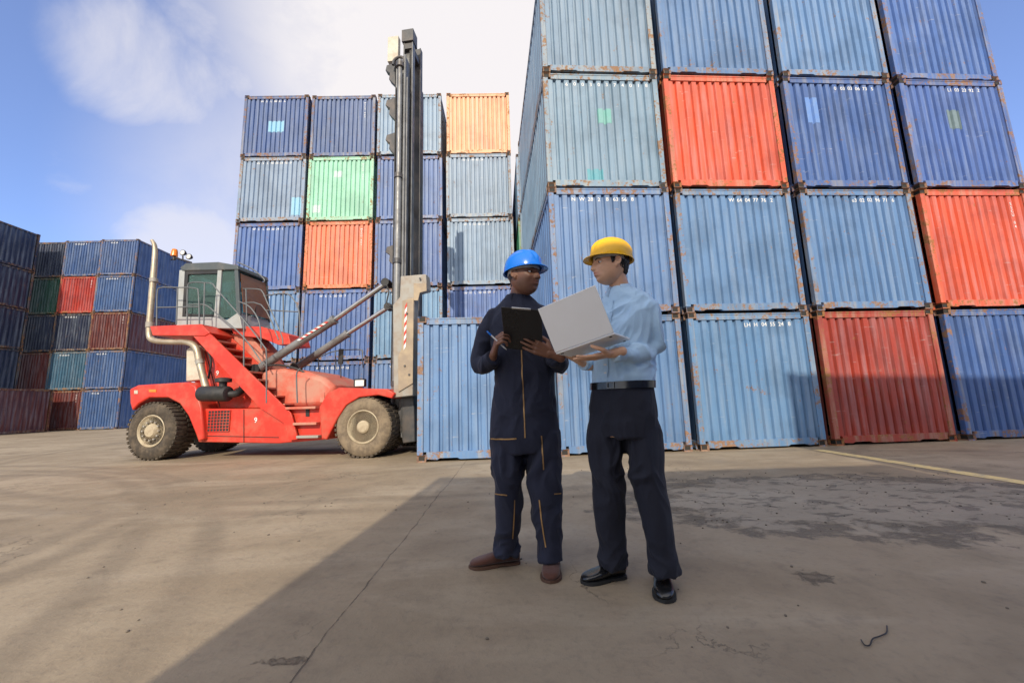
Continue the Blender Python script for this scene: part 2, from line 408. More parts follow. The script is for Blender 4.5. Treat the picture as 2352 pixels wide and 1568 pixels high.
for ci,colm in enumerate(Rg):
    for ri,(cc,tx,vt,pa) in enumerate(colm):
        p=RO+RD_*colx[ci]+Vector((random.uniform(-.012,.012),random.uniform(-.02,.02),0))
        if ci==0:
            p=RO+RD_*colx[0]+Vector((0,-.06,0));lab='single faded blue container on the ground beside the black mast'
        else: lab=f'{NAMES[cc]} container, {ORD[ri]} from the ground in the {CN[ci]} column of the right stack'
        container(p.x,p.y,ri*CHt,rz+rad(random.uniform(-.12,.12)),cc,lab,'shipping containers in the big right stack',tx,vt,pa,tflat=6 if tx and len(tx.split())<8 else 2,tsize=.11)
for ri,cc in enumerate((B1,LB,GR,LB)):
    container(.36,13.95,ri*CHt,rad(2),cc,f'{NAMES[cc]} container glimpsed behind the right stack, {ORD[ri]} level','shipping containers behind the right stack',full=False)
mz=rad(1.2);MO=Vector((-10.0,13.66,0));MD=Vector((cos(mz),sin(mz),0))
Mg=[[(B2,'W C 02 23 64 1'),(B1,'W C 24 04 2'),(B2,'W S L 04 28 34 1'),(GB,'W S L 90 24 54 76 0'),(B3,'W S L 80 41 6')],
    [(B2,'W H S 02 43 97 18'),(B2,'W S L 30 18 2'),(LR,None),(MG,None),(B3,None)],
    [(B1,'W 45 24 0'),(LB,'W H 14 02'),(B2,'W S 42 24 9'),(B2,'W S 30 22 6'),(GB,'W S 31')],
    [(B1,None),(B2,'W H L 20 43 09 7'),(GB,'W S 22 48 31 5'),(GB,'W S 49 02 24'),(OR,None)]]
mx=[0,2.53,5.1,7.72]
MN=['leftmost','second','third','rightmost']
for ci,colm in enumerate(Mg):
    for ri,(cc,tx) in enumerate(colm):
        p=MO+MD*mx[ci]+Vector((random.uniform(-.02,.02),random.uniform(-.04,.04),0))
        pa=()
        if (ci,ri)==(0,4): pa=((.95,1.55,1.05,1.5,(.2,.5,.72)),)
        if (ci,ri)==(0,3): pa=((1.95,2.32,.25,.95,(.25,.55,.75)),)
        if (ci,ri)==(1,3): pa=((.95,1.25,1.75,2.0,(.6,.75,.68)),(.2,.5,.35,.65,(.6,.75,.68)))
        vt='WSCU 403' if (ci,ri) in ((1,2),(1,4),(1,3)) else None
        container(p.x,p.y,ri*CHt,mz,cc,f'{NAMES[cc]} container, {ORD[ri]} from the ground in the {MN[ci]} column behind the loader','shipping containers in the middle stack',tx,vt,pa,tflat=3,tsize=.11)
Lg=[[(SHADE_BLUE,'W C 02'),(SHADE_BLUE,'W C 28 4'),(SHADE_DKRED,None),(SHADE_BLUE,'W 42 43 76 8'),(SHADE_BLUE,'W 43 20')],
    [(SHADE_DKRED,None),(SHADE_TEAL,'W 28 02 41'),(SHADE_NAVY,'W C 28 73 5'),(SHADE_RED,None),(SHADE_BLUE,'W 20 42 87 9')],
    [(SHADE_NAVY,None),(SHADE_DKRED,None),(SHADE_NAVY,None),(SHADE_GREEN,None),(SHADE_NAVY,None)]]
LN=['rightmost','middle','leftmost']
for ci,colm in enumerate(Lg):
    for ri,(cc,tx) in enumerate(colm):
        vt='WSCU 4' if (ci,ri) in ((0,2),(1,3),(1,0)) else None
        container(-25.8-CW-ci*2.53,26+ci*.05,ri*CHt,rad(2.5),cc,f'{NAMES[cc]} container, {ORD[ri]} from the ground in the {LN[ci]} column of shade-darkened far left stack','shipping containers in the far left stack',tx,vt,tflat=3,tsize=.13)
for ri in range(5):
    container(-31.1-CW,18.9,ri*CHt,rad(2.5),SHADE_NAVY,f'shaded navy container at the left picture edge, {ORD[ri]} from the ground','shaded navy containers at the left edge')
container(-28.6-CW,18.8,0,rad(2.5),SHADE_DKRED,'shaded dark red container on the ground at the left edge','shipping containers at the left edge')
for ri in range(2): container(-1.85,-3.3,ri*CHt,-PI/2,(B1,B2)[ri],f'{NAMES[(B1,B2)[ri]]} container lying lengthwise across the lane, {ORD[ri]} level of lower stack','containers across the lane',full=False)
for k in range(2):
    for ri in range(3):
        cc=(B2,GB,B1,LR)[(ri+k)%4]
        container(4.25+k*6.1,-3.4,ri*CHt,-PI/2,cc,f'{NAMES[cc]} lengthwise container across the lane, {ORD[ri]} level of {"near" if k==0 else "far"} taller stack','containers across the lane',full=False)
# ---------------- container handler ----------------
P0=Vector((-7.58,8.52,0));DV=Vector((.9912,-.1325,0));NV_=Vector((.1325,.9912,0))
def V(px,py,t):
    d=ray(px,py);lam=(P0.dot(NV_)+t)/(d.x*NV_.x+d.y*NV_.y)
    p=Vector((d.x*lam,d.y*lam,0))-P0
    return (p.dot(DV),CH+lam*d.z)
def V3(px,py,t):
    s,z=V(px,py,t);return Vector((s,t,z))
HR=thing('container_handler','red container lift truck with tall black mast, stairs and glazed cab','container lift truck',P0,math.atan2(DV.y,DV.x))
def pp(name,poly,t0,t1,mat,bev=.015,parent=HR,tp=None):
    bm=bmesh.new();prism(bm,[V(x,y,t0 if tp is None else tp) for x,y in poly],t0,t1)
    return link(name,bm,mat,parent,bev=bev)
def wheel(s,t,r,w,flip=False,side=M_tyre,front=False):
    o=thing('wheel','','');del o['label'];del o['category']
    o.parent=HR;o.location=(s,t,r);MW[o.name]=world_of(HR)@Matrix.Translation((s,t,r))
    bm=bmesh.new();k=r/.59
    lathe(bm,[(.03,.31*k),(.0,.35*k),(-.012,.42*k),(0,.50*k),(.02,.55*k),(.05,.575*k),(w-.05,.575*k),(w-.02,.55*k),(w,.5*k),(w+.01,.42*k),(w,.35*k),(w-.03,.31*k)],(0,0,0),56)
    ty=link('tyre',bm,side,o,ang=50)
    bm=bmesh.new()
    for q in range(38):
        a=2*PI*q/38
        for h in (0,1):
            Mx=Matrix.Rotation(a+h*PI/38,4,'Y')
            y0,y1=((.012,w*.47) if h==0 else (w*.53,w-.012))
            box(bm,(-.028,y0,.56*k),(.028,y1,.592*k),Mx)
    link('tread',bm,M_tyre,ty)
    bm=bmesh.new()
    if front: prof=[(.03,.312*k),(.005,.325*k),(-.003,.31*k),(.03,.285*k),(.13,.26*k),(.15,.2*k),(.11,.19*k),(.05,.13*k),(.0,.12*k),(-.02,.09*k),(-.022,.001)]
    else: prof=[(.03,.312*k),(.005,.325*k),(-.003,.31*k),(.02,.285*k),(.05,.27*k),(.035,.22*k),(.03,.15*k),(-.01,.13*k),(-.03,.11*k),(-.03,.001)]
    if flip: prof=[(w-a,b_) for a,b_ in prof]
    lathe(bm,prof,(0,0,0),48)
    rim=link('rim',bm,M_rim,o,ang=30)
    bm=bmesh.new()
    for q in range(12):
        a=2*PI*q/12;rr=(.235 if front else .19)*k;yy=.10 if front else .02
        if flip: yy=w-yy
        lathe(bm,[(yy-.0,.018),(yy-.035,.018),(yy-.04,.004)] if not flip else [(yy,.018),(yy+.035,.018)],(rr*cos(a),0,rr*sin(a)),8)
    link('wheel_nuts',bm,M_grey,rim)
wheel(-.10,-.02,.61,.52);wheel(-.10,1.42,.61,.46,True)
wheel(4.66,-.02,.595,.45,side=M_tyre2,front=True);wheel(4.66,.47,.595,.40);wheel(4.66,2.1,.595,.45,True)
pp('axle',[(330,975),(370,975),(370,1005),(330,1005)],.5,1.45,M_blk)
pp('rear_fender',[(297,893),(316,884),(432,877),(449,886),(462,935),(468,1008),(455,1014),(447,992),(432,955),(412,927),(385,913),(342,913),(318,927),(303,943),(298,925)],.02,1.9,M_red,.03)
pp('chassis_side',[(448,938),(660,938),(735,932),(770,905),(792,918),(770,950),(746,1009),(640,1018),(455,1015)],.12,1.8,M_red,.02)
pp('engine_housing',[(440,775),(478,775),(520,812),(560,858),(612,937),(450,939)],.42,1.3,M_red,.03)
pp('hood',[(596,856),(612,848),(650,844),(700,852),(742,866),(764,884),(768,900),(738,933),(606,937)],.35,1.7,M_redd,.10)
fp=[(733,934),(752,902),(778,890),(890,893),(906,903),(900,915),(868,907),(825,912),(795,930),(775,960),(750,1010),(738,1006)]
pp('front_fender',fp,-.04,.95,M_red,.02)
pp('front_fender',fp,2.0,2.6,M_red,.02,tp=-.04)
pp('front_chassis',[(860,905),(950,905),(952,1010),(900,1016),(860,1000)],.75,1.75,M_mast)
pp('fuel_tank',[(427,802),(437,795),(458,792),(462,872),(426,876)],.3,1.0,M_cream,.03)
bm=bmesh.new();s0,z1=V(480,943,.11);s1,z0=V(526,990,.11)
box(bm,(s0,.108,z0),(s1,.13,z1));gl=link('grille',bm,M_blk,HR)
bm=bmesh.new()
for i in range(8): x=s0+(s1-s0)*i/7;box(bm,(x-.006,.098,z0),(x+.006,.1075,z1))
for i in range(8): z=z0+(z1-z0)*i/7;box(bm,(s0,.094,z-.006),(s1,.0975,z+.006))
link('grille_bars',bm,M_red,gl)
s,z=V(587,965,.11);link('lettering',textbm([('9',.15,s,.112,z)]),M_white,HR)
s,z=V(499,857,.41);link('lettering',textbm([('9',.15,s,.412,z)]),M_white,HR)
for (x,y,w,h,mt,t) in ((648,958,16,10,M_cream,.105),(628,940,14,8,M_cream,.105),(706,945,8,22,M_blk,.105),(740,912,10,22,M_redd,.105),(350,897,16,6,M_amber,.008),(312,900,8,8,M_cream,.008)):
    pp('marker_plate',[(x-w/2,y-h/2),(x+w/2,y-h/2),(x+w/2,y+h/2),(x-w/2,y+h/2)],t,t+.013,mt,0)
for x0,y0,x1,y1 in ((560,940,560,1016),(665,940,672,1012),(455,1000,640,1004),(470,800,505,935)):
    bm=bmesh.new();tt=.112 if y0>=938 else .412
    tube(bm,[V3(x0,y0,tt),V3(x1,y1,tt)],.007,6);link('panel_seam',bm,M_blk,HR)
bm=bmesh.new();a=V3(460,904,-.02);c_=V3(527,904,-.02)
tube(bm,[a,a+Vector((.03,0,0)),a+Vector((.05,0,0)),c_-Vector((.05,0,0)),c_-Vector((.02,0,0)),c_],[.10,.15,.16,.16,.145,.10],24)
af=link('air_filter',bm,M_blk,HR)
bm=bmesh.new();p=V3(512,888,-.02);tube(bm,[p,p+Vector((0,0,.09)),p+Vector((0,0,.10)),p+Vector((0,0,.17)),p+Vector((0,0,.19))],[.07,.07,.15,.15,.08],24);link('pre_cleaner',bm,M_blk,af)
bm=bmesh.new();tube(bm,[V3(525,905,0),V3(545,903,.1),V3(558,890,.3),V3(560,870,.5)],.075,14,4);link('intake_hose',bm,M_blk,HR)
for pts in (((520,850,.38),(545,862,.30),(575,880,.33),(600,900,.36)),((475,800,.38),(485,830,.34),(478,870,.30)),((600,842,.42),(640,838,.36),(680,846,.36),(700,856,.4))):
    bm=bmesh.new();tube(bm,[V3(*q) for q in pts],.022,8,4);link('hydraulic_hose',bm,M_blk,HR)
bm=bmesh.new();tube(bm,[V3(*q,.12) for q in ((349,552),(356,572),(352,640),(347,700),(343,762),(352,781),(395,785),(430,786),(450,798),(458,830),(466,862),(474,892))],[.035,.05,.062,.062,.062,.062,.062,.062,.07,.07,.07,.07],16,4)
link('exhaust_pipe',bm,M_pipe,HR)
for q in ((345,740,344,752),(457,826,460,836),(353,640,353,648)):
    bm=bmesh.new();tube(bm,[V3(q[0],q[1],.12),V3(q[2],q[3],.12)],.078,16);link('pipe_clamp',bm,M_grey,HR)
st_poly=[(436,764),(480,764),(668,948),(684,1008),(664,1012),(652,972),(596,936)]
pp('stair_stringer',st_poly,.02,.06,M_red,.006)
pp('stair_stringer',st_poly,.58,.62,M_red,.006,tp=.02)
a=V(476,775,.02);c2=V(650,940,.02)
for i in range(9):
    f=(i+.3)/9;s=a[0]+(c2[0]-a[0])*f;z=a[1]+(c2[1]-a[1])*f
    bm=bmesh.new();box(bm,(s-.12,.065,z-.04),(s+.14,.575,z-.005));box(bm,(s-.12,.065,z-.2),(s-.10,.575,z-.04));link('stair_tread',bm,M_redd,HR,bev=.005)
for x0,x1,y in ((655,724,938),(672,726,974),(680,730,1004)):
    s0,z=V(x0,y,-.02);s1,_=V(x1,y,-.02);bm=bmesh.new();box(bm,(s0,-.02,z-.02),(s1,.118,z+.03));link('step',bm,M_redd if y<1000 else M_grey,HR,bev=.005)
pp('platform',[(344,749),(462,744),(482,764),(470,771),(350,770)],.0,1.5,M_red,.01)
pp('platform',[(530,748),(600,750),(662,768),(668,790),(640,792),(600,776),(560,772),(535,765)],.5,1.2,M_red,.01)
pp('cab_support',[(470,765),(570,765),(600,800),(625,850),(590,850),(560,812),(500,790)],.65,1.2,M_redd,.02)
# cab: thin panes between pillars, seat and wheel inside
def pane(name,poly,t):
    pp(name,poly,t,t+.008,M_glass,0,tp=.42 if t<1 else .42)
np_=[(424,620),(538,618),(546,728),(412,736)]
pane('window',np_,.42);pane('window',np_,1.27)
s0,z1=V(420,622,.42);s1,z0=V(410,734,.42)
bm=bmesh.new();A=[(s0,.45,z1),(s0,1.25,z1),(s1,1.25,z0),(s1,.45,z0)]
a4=[bm.verts.new(x) for x in A];b4=[bm.verts.new((x[0]-.008,x[1],x[2])) for x in A];bm.faces.new(a4);bm.faces.new(b4[::-1])
for i in range(4): bm.faces.new((a4[i],b4[i],b4[(i+1)%4],a4[(i+1)%4]))
link('window',bm,M_glass,HR)
pp('roof',[(412,615),(426,604),(500,601),(545,609),(548,619),(418,622)],.37,1.32,M_cabd,.02)
pp('cab_skirt',[(404,740),(407,727),(500,728),(520,735),(548,716),(556,754),(404,754)],.38,1.32,M_cabw,.015)
for t0,t1 in ((.385,.43),(1.27,1.315)):
    pp('pillar',[(412,620),(424,620),(418,730),(404,730)],t0,t1,M_cabw,.005,tp=.385)
    pp('pillar',[(500,618),(509,618),(501,732),(491,732)],t0,t1,M_cabw,.005,tp=.385)
    pp('pillar',[(538,618),(546,618),(552,722),(543,722)],t0,t1,M_cabd,.005,tp=.385)
pp('window_frame',[(424,622),(500,620),(500,628),(432,630),(425,720),(492,722),(491,730),(416,729)],.39,.415,M_blk,.003)
s0,z1=V(545,626,.4);s1,z0=V(551,716,.4)
bm=bmesh.new()
q=[(s0+.012,.47,z1),(s0+.012,1.24,z1),(s1+.03,1.24,z0),(s1+.03,.47,z0)]
A=[bm.verts.new(x) for x in q];B=[bm.verts.new((x[0]+.012,x[1],x[2])) for x in q];bm.faces.new(A);bm.faces.new(B[::-1])
for i in range(4): bm.faces.new((A[i],B[i],B[(i+1)%4],A[(i+1)%4]))
link('windscreen',bm,M_glassb,HR)
bm=bmesh.new();tube(bm,[(s1+.05,.8,z0+.05),(s0+.05,.95,z0+.55)],.009,6);link('wiper',bm,M_blk,HR)
bm=bmesh.new();a=V3(440,664,.6);b_=V3(456,728,.6);box(bm,(a.x,.62,b_.z),(b_.x,1.08,a.z));a=V3(456,704,.6);b_=V3(492,722,.6);box(bm,(a.x+.002,.62,b_.z),(b_.x,1.08,a.z));link('seat',bm,M_blk,HR,bev=.03)
bm=bmesh.new();a=V3(515,690,.85);tube(bm,[a+Vector((.19*cos(q_)*.35,.19*sin(q_),.19*cos(q_)*.9)) for q_ in [2*PI*i/20 for i in range(21)]],.014,8);tube(bm,[a,a+Vector((.12,0,-.4))],.03,8);link('steering_wheel',bm,M_blk,HR)
bm=bmesh.new();tube(bm,[V3(393,597,.6),V3(400,592,.6),V3(425,598,.6),V3(440,603,.6)],.018,8);tube(bm,[V3(420,598,.6),V3(420,588,.6)],.015,8);tube(bm,[V3(400,597,.6),V3(400,588,.6)],.03,8);link('lamp_bracket',bm,M_blk,HR)
bm=bmesh.new();p=V3(400,588,.6);tube(bm,[p,p+Vector((0,0,.03)),p+Vector((0,0,.12)),p+Vector((0,0,.17)),p+Vector((0,0,.185))],[.075,.07,.065,.05,.01],16);link('beacon',bm,M_amber,HR)
for x,y in ((419,580),(433,589)):
    bm=bmesh.new();p=V3(x,y,.55);tube(bm,[p+Vector((0,.09,0)),p+Vector((0,.03,0)),p],[.03,.07,.072],18);w_=link('work_lamp',bm,M_blk,HR)
    bm=bmesh.new();tube(bm,[p+Vector((0,-.001,0)),p+Vector((0,-.01,0))],[.06,.05],18);link('lens',bm,M_lamp,w_)
rails=[([(360,748),(361,676),(368,661),(400,660),(448,662),(456,676),(458,745)],.02,1),([(361,706),(458,704)],.02,0),([(405,745),(408,662)],.02,0),
 ([(430,747),(431,662),(440,649),(468,649),(488,652),(500,667),(560,735),(604,792),(612,815),(612,925)],.04,1),([(431,700),(470,700),(500,722),(560,775),(605,838)],.04,1),([(470,650),(468,745)],.04,0),
 ([(560,850),(560,735)],.04,0),([(520,690),(530,672),(545,664),(592,664),(604,672),(612,690),(645,765),(650,790)],.5,1),([(530,700),(600,700),(640,780)],.5,1),([(565,664),(567,745)],.5,0),
 ([(605,680),(655,674),(676,690),(688,722),(688,800)],.9,1),([(612,712),(684,716)],.9,0),([(650,674),(652,770)],.9,0),
 ([(545,602),(580,618),(606,640),(606,648)],.3,1),([(683,925),(681,862),(686,850),(690,846)],.02,1),([(612,925),(612,835)],.02,0),
 ([(548,692),(575,706),(596,742),(600,800)],.1,1),([(700,840),(730,822),(770,806),(828,803),(832,815)],1.9,1),([(832,803),(834,845)],1.9,0),([(730,800),(732,850)],1.9,0),([(770,806),(772,850)],1.9,0)]
for path,t,sm in rails:
    bm=bmesh.new();tube(bm,[V3(x,y,t) for x,y in path],.014,8,4 if sm else 0);link('handrail',bm,M_rail,HR)
bm=bmesh.new();a=V3(777,801,1.2);b_=V3(789,836,1.24);box(bm,(a.x,1.2,b_.z),(b_.x,1.24,a.z));link('mirror',bm,M_blk,HR,bev=.015)
bm=bmesh.new();tube(bm,[V3(783,836,1.22),V3(783,870,1.22)],.014,8);link('mirror_arm',bm,M_blk,HR)
bm=bmesh.new();a=V3(812,870,.2);b_=V3(842,888,.34);box(bm,(a.x,.2,b_.z),(b_.x,.34,a.z));hl=link('head_lamp',bm,M_blk,HR,bev=.015)
bm=bmesh.new();a=V3(816,873,.196);b_=V3(836,886,.199);box(bm,(a.x,.19,b_.z),(b_.x,.199,a.z));link('lens',bm,M_lamp,hl)
def hazard(name,p0,p1,wv,parent,n):
    bm=bmesh.new();d=(p1-p0)/n
    for i in range(n):
        sh=d*.8
        q=[p0+d*i,p0+d*(i+1),p0+d*(i+1)+wv+sh,p0+d*i+wv+sh]
        f=bm.faces.new([bm.verts.new(x) for x in q]);f.material_index=i%2
    me=bpy.data.meshes.new(name);bm.to_mesh(me);bm.free();me.materials.append(M_white);me.materials.append(M_red)
    link(name,me,None,parent)
for t,pts in ((.45,((592,848),(770,733),(888,650))),(1.45,((680,845),(800,765),(893,705)))):
    A,Bq,Cq=[V3(x,y,t) for x,y in pts]
    bm=bmesh.new();tube(bm,[A,A+(Bq-A)*.02,Bq-(Bq-A)*.04,Bq-(Bq-A)*.035,Bq],[.07,.09,.09,.105,.105],20);cyl=link('tilt_cylinder',bm,M_steel,HR)
    bm=bmesh.new();tube(bm,[Bq,Cq],.055,16);link('rod',bm,M_chrome,cyl)
    bm=bmesh.new();tube(bm,[Cq-Vector((0,.09,0)),Cq+Vector((0,.09,0))],.09,18);link('pin',bm,M_blk,cyl)
    bm=bmesh.new();tube(bm,[A-Vector((0,.1,0)),A+Vector((0,.1,0))],.11,18);link('pin',bm,M_blk,cyl)
    if t<1:
        n_=(Bq-A).normalized();up=Vector((0,-1,0)).cross(n_)*-1
        hazard('hazard_band',A+(Bq-A)*.55+Vector((0,-.103,0))-up*.02,A+(Bq-A)*.92+Vector((0,-.103,0))-up*.02,up*.04,cyl,12)
for k in range(2):
    bm=bmesh.new();tube(bm,[V3(888,655+k*6,.3),V3(893,670,.3),V3(888,700,.3),V3(905,700+k*8,.3),V3(915,680,.35),V3(915,620,.35)],.014,8,5);link('hydraulic_hose',bm,M_blk,HR)
sA=V(904,500,.4)[0];sB=V(930,500,.4)[0];zt=V(930,70,.6)[1];zo=V(925,135,.4)[1]
def bxs(name,boxes,mat,bev=.004):
    bm=bmesh.new()
    for a,b_ in boxes: box(bm,a,b_)
    return link(name,bm,mat,HR,bev=bev)
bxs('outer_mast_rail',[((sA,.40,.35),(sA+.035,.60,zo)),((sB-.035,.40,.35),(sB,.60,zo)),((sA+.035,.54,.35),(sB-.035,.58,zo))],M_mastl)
bxs('outer_mast_rail',[((sA,1.30,.35),(sA+.035,1.50,zo)),((sB-.035,1.30,.35),(sB,1.50,zo)),((sA+.035,1.32,.35),(sB-.035,1.36,zo))],M_mast)  # far rail coloured black for the shade inside the mast
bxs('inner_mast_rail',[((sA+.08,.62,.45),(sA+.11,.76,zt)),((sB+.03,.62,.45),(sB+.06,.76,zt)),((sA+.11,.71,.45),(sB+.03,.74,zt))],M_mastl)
bxs('inner_mast_rail',[((sA+.08,1.13,.45),(sA+.11,1.27,zt)),((sB+.03,1.13,.45),(sB+.06,1.27,zt)),((sA+.11,1.15,.45),(sB+.03,1.18,zt))],M_mast)  # inner far rail, same shade put in as black steel
for z in (.6,2.2,3.9,5.6,7.3,zo-.25): bxs('mast_crossbeam',[((sA-.01,.60,z),(sA+.05,1.30,z+.16))],M_mast)
bxs('mast_head',[((sA+.05,.58,zt-.32),(sB+.08,.85,zt-.0))],M_mast);bxs('mast_head',[((sA+.09,.62,zt-.5),(sB+.03,1.27,zt-.35))],M_mast)
a=V(893,90,.5);c2=V(916,142,.5);bxs('mast_top_plate',[((a[0],.45,c2[1]),(c2[0],.58,a[1]))],M_cream)
bm=bmesh.new();x=V(914,500,.30)[0];tube(bm,[(x,.30,1.2),(x,.30,V(914,405,.30)[1])],.072,18);tube(bm,[(x,.30,V(914,405,.30)[1]),(x,.30,V(916,140,.30)[1])],.055,18)
lc=link('lift_cylinder',bm,M_steel,HR)
for y in (405,152,600,880):
    bm=bmesh.new();z=V(914,y,.30)[1];tube(bm,[(x,.30,z-.05),(x,.30,z+.05)],.095,18);link('collar',bm,M_mast,lc)
for xx,tt,r,y0,mt in ((926,.34,.03,128,M_mastl),(932,.36,.018,180,M_steel),(905,.36,.018,200,M_blk),(909,.38,.014,220,M_blk)):
    bm=bmesh.new();x=V(xx,500,tt)[0];tube(bm,[(x,tt,1.4),(x,tt,V(926,y0,tt)[1])],r,10);link('hydraulic_line',bm,mt,HR)
bm=bmesh.new();z=V(918,137,.34)[1];xs=V(918,137,.34)[0]
tube(bm,[(xs-.16,.34,z-.12),(xs-.13,.34,z+.0),(xs-.02,.34,z+.06),(xs+.09,.34,z+.02),(xs+.12,.34,z-.12)],.035,10,4);link('sheave_guard',bm,M_mast,HR)
for y in (158,238,318,575):
    pp('hose_bracket',[(907,y-14),(888,y-8),(885,y+4),(895,y+10),(893,y+24),(907,y+38)],.45,.60,M_mast,.01)
pp('carriage',[(920,634),(978,629),(981,664),(952,672),(948,908),(904,913),(902,700),(918,682)],.05,.30,M_grey,.015)
pp('carriage_hook',[(950,650),(979,650),(980,668),(964,672),(960,690),(950,690)],.02,.048,M_yellowrust,.006)
pp('guide_plate',[(924,690),(950,684),(948,880),(915,900),(914,820),(922,800)],.022,.048,M_yellowrust,.006)
p0=V3(927,804,.015);p1=V3(930,702,.015);hazard('hazard_band',p0,p1,Vector((.045,0,0)),HR,10)
for x,y in ((930,840),(940,860),(935,720),(965,640)):
    bm=bmesh.new();p=V3(x,y,.02);tube(bm,[p,p-Vector((0,.02,0))],.022,6);link('bolt',bm,M_mast,HR)
pp('mast_foot',[(918,905),(950,905),(953,1014),(925,1018),(912,960)],.4,1.5,M_mast,.02)
for dx in (0,.03,.06):
    bm=bmesh.new();tube(bm,[(sB+dx*.6-.03,.66,.8),(sB+dx*.6-.03,.66,zt-.4)],.012,8);link('lift_chain',bm,M_blk,HR)
#################### PEOPLE
def skinmat(name,c,lip):
    m,N,b=newmat(name,.45);tc=N.n('ShaderNodeTexCoord').outputs['Object']
    at=N.n('ShaderNodeAttribute',attribute_name='tint').outputs['Fac']
    a2=N.n('ShaderNodeAttribute',attribute_name='stubble').outputs['Fac']
    f=N.noise(tc,30,5);cc=N.mix(f,tuple(x*.85 for x in c),tuple(x*1.12 for x in c))
    cc=N.mix(a2,cc,tuple(x*.35 for x in c))
    cc=N.mix(at,cc,lip);setc(N,b,cc);b.inputs['Subsurface Weight'].default_value=.08;b.inputs['Subsurface Radius'].default_value=(.01,.004,.002)
    bump(N,b,N.noise(tc,120,3),.15,.002);return m
def cloth(name,c,rough=.85,var=.15,wv=260,sheen=.2):
    m,N,b=newmat(name,rough);tc=N.n('ShaderNodeTexCoord').outputs['Object']
    f=N.noise(tc,9,5);setc(N,b,N.mix(f,tuple(x*(1-var) for x in c),tuple(x*(1+var) for x in c)))
    h=N.math('ADD',N.math('MULTIPLY',N.noise(tc,wv,2),.3),N.noise(tc,20,4));bump(N,b,h,.45,.008)
    b.inputs['Sheen Weight'].default_value=sheen;return m
def wrinkle(me,spots,amp=.0022,fr=11,stretch=(1,1,.55),sd=0.,base=.3,off=.2):
    me.update();nr=[v.normal.copy() for v in me.vertices]
    for v,n in zip(me.vertices,nr):
        p=v.co;w=base
        for s_ in spots: w+=s_[2]*math.exp(-((p-s_[0]).length/s_[1])**2)
        q=Vector((p.x*fr*stretch[0]+sd,p.y*fr*stretch[1],p.z*fr*stretch[2]))
        q+=noise.noise_vector(p*4+Vector((sd,0,0)))*.9
        a=1-abs(noise.noise(q))*3.2;b=1-abs(noise.noise(q*1.9+Vector((7,3,1))))*3.2
        a=max(a,-.5);b=max(b,-.5)
        v.co=p+n*amp*w*(a*.9+b*.4-off)
    me.update()
def headmatrix(loc,fwd,tilt,sc_):
    f=Vector(fwd).normalized();up=Vector((0,0,1));l=up.cross(f).normalized();u=f.cross(l).normalized()
    R=Matrix((f,l,u)).transposed().to_4x4()
    return Matrix.Translation(loc)@R@Matrix.Rotation(tilt,4,'X')@Matrix.Scale(sc_,4)
def g2(a,b): return math.exp(-a*a-b*b)
def head(bm,M,broad=0.):
    rows,seg=72,84;rings=[]
    for i in range(rows+1):
        e=rad(-88+176*i/rows);r=[]
        for j in range(seg):
            a=2*PI*j/seg
            dx,dy,dz=cos(e)*cos(a),cos(e)*sin(a),sin(e)
            x=.097*dx;y=.076*dy;z=.120*dz
            if dz<0:
                t=-dz
                fl=min(1.4,1+.42*t*t)
                y=.076*dy*(1-.20*t**1.5)*fl
                if dx<0: x*=1-.35*t
                x=x*(1+.16*t)+.022*t*t
            if dx>0:
                w=min(1,dx*2.5);w=w*w*(3-2*w)
                o=0
                o+=.004*g2((z-.024)/.009,y/.048)
                for s in (-1,1):
                    o-=.013*g2((y-s*.032)/.016,(z-.003)/.012)
                    o+=.006*g2((y-s*.048)/.016,(z+.024)/.016)
                    o+=.007*g2((y-s*(.013+broad*.004))/.006,(z+.036)/.007)
                    o-=.005*g2((y-s*.040)/.012,(z+.058)/.016)
                if z<.024:
                    tt=min(1,max(0,(.024-z)/.058))
                    pr=.004+.022*tt if z>-.033 else .026*math.exp(-((z+.033)/.0085)**2)
                    o+=pr*math.exp(-(y/(.0085+.005*tt+broad*.006))**2)
                o+=(.0095+broad*.003)*g2(y/.022,(z+.0535)/.0052)+(.0100+broad*.003)*g2(y/.020,(z+.0675)/.0055)
                o-=.004*g2(y/.024,(z+.0605)/.0018)
                o-=.006*g2(y/.024,(z+.080)/.006)
                o+=.010*g2(y/.020,(z+.100)/.012)
                x+=o*w
            r.append(M@Vector((x,y,z)))
        rings.append(r)
    ring_loft(bm,rings)
    for s in (-1,1):
        E=M@Matrix.Translation((-.006,s*.078,-.006))@Matrix.Rotation(rad(-12),4,'Y')@Matrix.Rotation(s*rad(-18),4,'Z')
        ellipsoid(bm,E,.018,.006,.031,14,10)
        tube(bm,[E@Vector(q) for q in ((-.004,s*.006,-.024),(.014,s*.004,-.010),(-.012,s*.008,-.012),(-.016,s*.009,.012),(-.004,s*.009,.027),(.012,s*.005,.020),(.014,s*.002,.004))],.0042,8,3)
